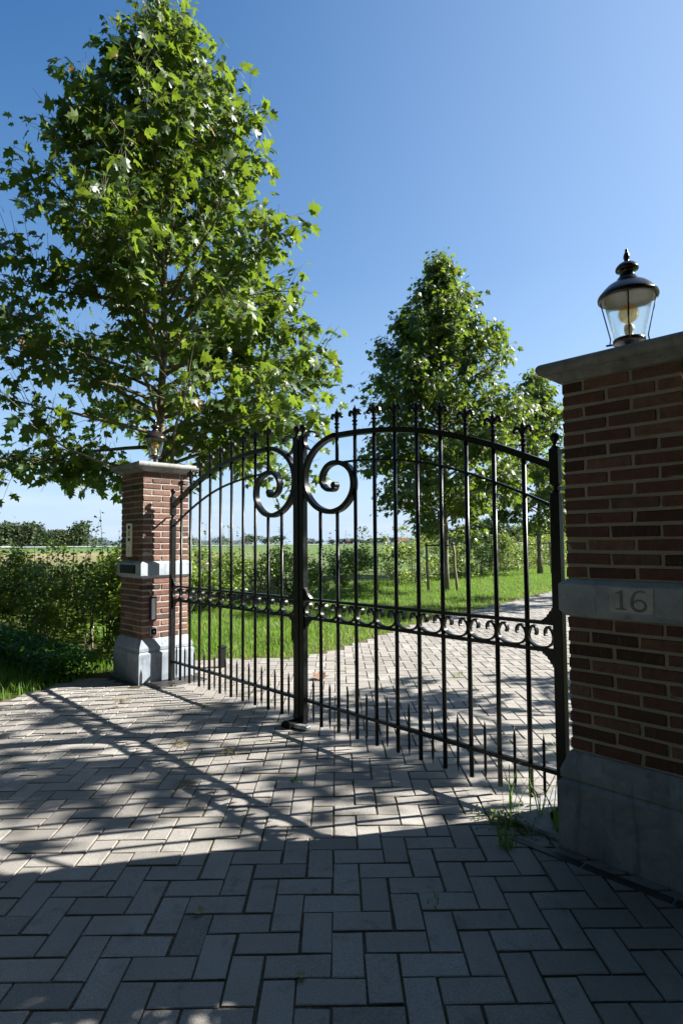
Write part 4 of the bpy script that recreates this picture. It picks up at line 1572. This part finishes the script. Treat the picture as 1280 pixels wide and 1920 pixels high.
def far_tree(px, dist, h, w, label, seed, n=700, group='trees on the horizon', at=None, name='far_tree'):
    r = np.random.default_rng(seed)
    p = Vector(at) if at else far(px, dist)[0]
    root = thing(name, label, 'tree', (p.x, p.y, -.08), group)
    bm = bmesh.new()
    bm_tube(bm, [(0, 0, 0), (.1, 0, h * .3), (0, 0, h * .7)], [h * .03, h * .025, h * .01], 6)
    bm_obj('trunk', bm, 'bark', root, True)
    nb = 14
    C = np.stack([r.normal(0, .24, nb) * w, r.normal(0, .24, nb) * w, h * (.28 + .55 * r.random(nb))], 1)
    pk = r.integers(0, nb, n)
    P = C[pk] + r.normal(0, 1, (n, 3)) * np.array([.13 * w, .13 * w, .10 * h])
    P[:, 2] = np.clip(P[:, 2], .12 * h, h)
    c = inst_mesh('crown', FV, FF, frames(r.normal(0, 1, (n, 3)), r.normal(0, .6, (n, 3)) + np.array([0, 0, 1.]), h * .11 * (.6 + .8 * r.random(n))), P, np.clip(r.normal(.4, .2, n), 0, 1), 'farleaf', root)
    c['kind'] = 'stuff'


specs = [(600, 560, 5.5, 8), (622, 600, 6.5, 9), (640, 720, 7.5, 9), (661, 690, 7.5, 7), (668, 690, 6.5, 8), (679, 650, 6.0, 8), (689, 680, 6.5, 6), (705, 660, 6.0, 6), (735, 690, 8.5, 8), (770, 670, 7.0, 8), (585, 600, 7, 10), (520, 560, 9, 12), (498, 540, 10, 13), (470, 500, 10, 12)]
ORD = 'first second third fourth fifth sixth seventh eighth ninth tenth eleventh twelfth thirteenth fourteenth'.split()
for k, (px, dd, h, w) in enumerate(specs):
    far_tree(px, dd, h, w, 'small round tree on the horizon behind the field, ' + ORD[sorted(q[0] for q in specs).index(px)] + ' from the left', 200 + k)


def far_wood(name, label, px0, px1, d0, d1, hfun, n, seed, deep=25):
    r = np.random.default_rng(seed)
    nt = int(abs(px1 - px0) * 1.6)
    P, N_, S, rn = [], [], [], []
    for k in range(nt):
        t = (k + r.random()) / nt
        px = px0 + (px1 - px0) * t
        dd = d0 + (d1 - d0) * t + r.random() * deep
        p, a = far(px, dd)
        h = hfun(px) * (.78 + .3 * r.random()) * dd / 1092.6 + .5
        w = h * (.28 + .15 * r.random())
        m = n // nt
        u = r.random(m)
        q = np.stack([p.x + r.normal(0, .45, m) * w, p.y + r.normal(0, .45, m) * w, h * (1 - .95 * u ** 1.3) * (1 - .10 * np.abs(r.normal(0, 1, m)))], 1)
        P.append(q)
        S.append(np.full(m, h * .10) * (.6 + .8 * r.random(m)))
        rn.append(np.clip(r.normal(.15 + .6 * r.random(), .12, m), 0, 1))
    P = np.concatenate(P)
    c = inst_mesh(name, FV, FF, frames(r.normal(0, 1, (len(P), 3)), r.normal(0, .6, (len(P), 3)) + np.array([0, 0, 1.]), np.concatenate(S)), P, np.concatenate(rn), 'farleaf')
    tag(c, label, 'wood', kind='stuff')


far_wood('far_wood', 'dark wood beyond the road at the far left', -60, 158, 350, 385, lambda px: 32 + 7 * math.sin(px * .045) + 4 * math.sin(px * .13), 42000, 41)
far_wood('far_wood', 'low line of trees beyond the road left of the pillar', 150, 470, 420, 480, lambda px: 13 + 4 * math.sin(px * .11), 14000, 42)
far_wood('far_wood', 'bluish line of trees beyond the field at the right', 790, 1180, 420, 520, lambda px: 36 + 7 * math.sin(px * .05) + 5 * math.sin(px * .17), 26000, 43)

# unseen trees added behind the viewer to keep the sky off the shaded fronts
for k, (x, y, h, w, lab) in enumerate(((-9.5, -13, 15, 12, 'farthest left'), (-1.0, -13.5, 16, 11, 'left of the drive axis'), (5.5, -11.5, 17, 12, 'straight behind the viewer'), (12.5, -9.5, 16, 12, 'right of the viewer'), (10.5, -3.2, 13, 9, 'beside the road right of the near pillar'), (-5.0, -9.6, 12, 7, 'nearest on the left beyond the drive mouth'))):
    far_tree(0, 0, h, w, 'added tree outside the picture that blocks skylight, ' + lab, 300 + k, 7500, 'added trees blocking skylight behind the viewer', (x, y, -.05), 'sky_block_tree')
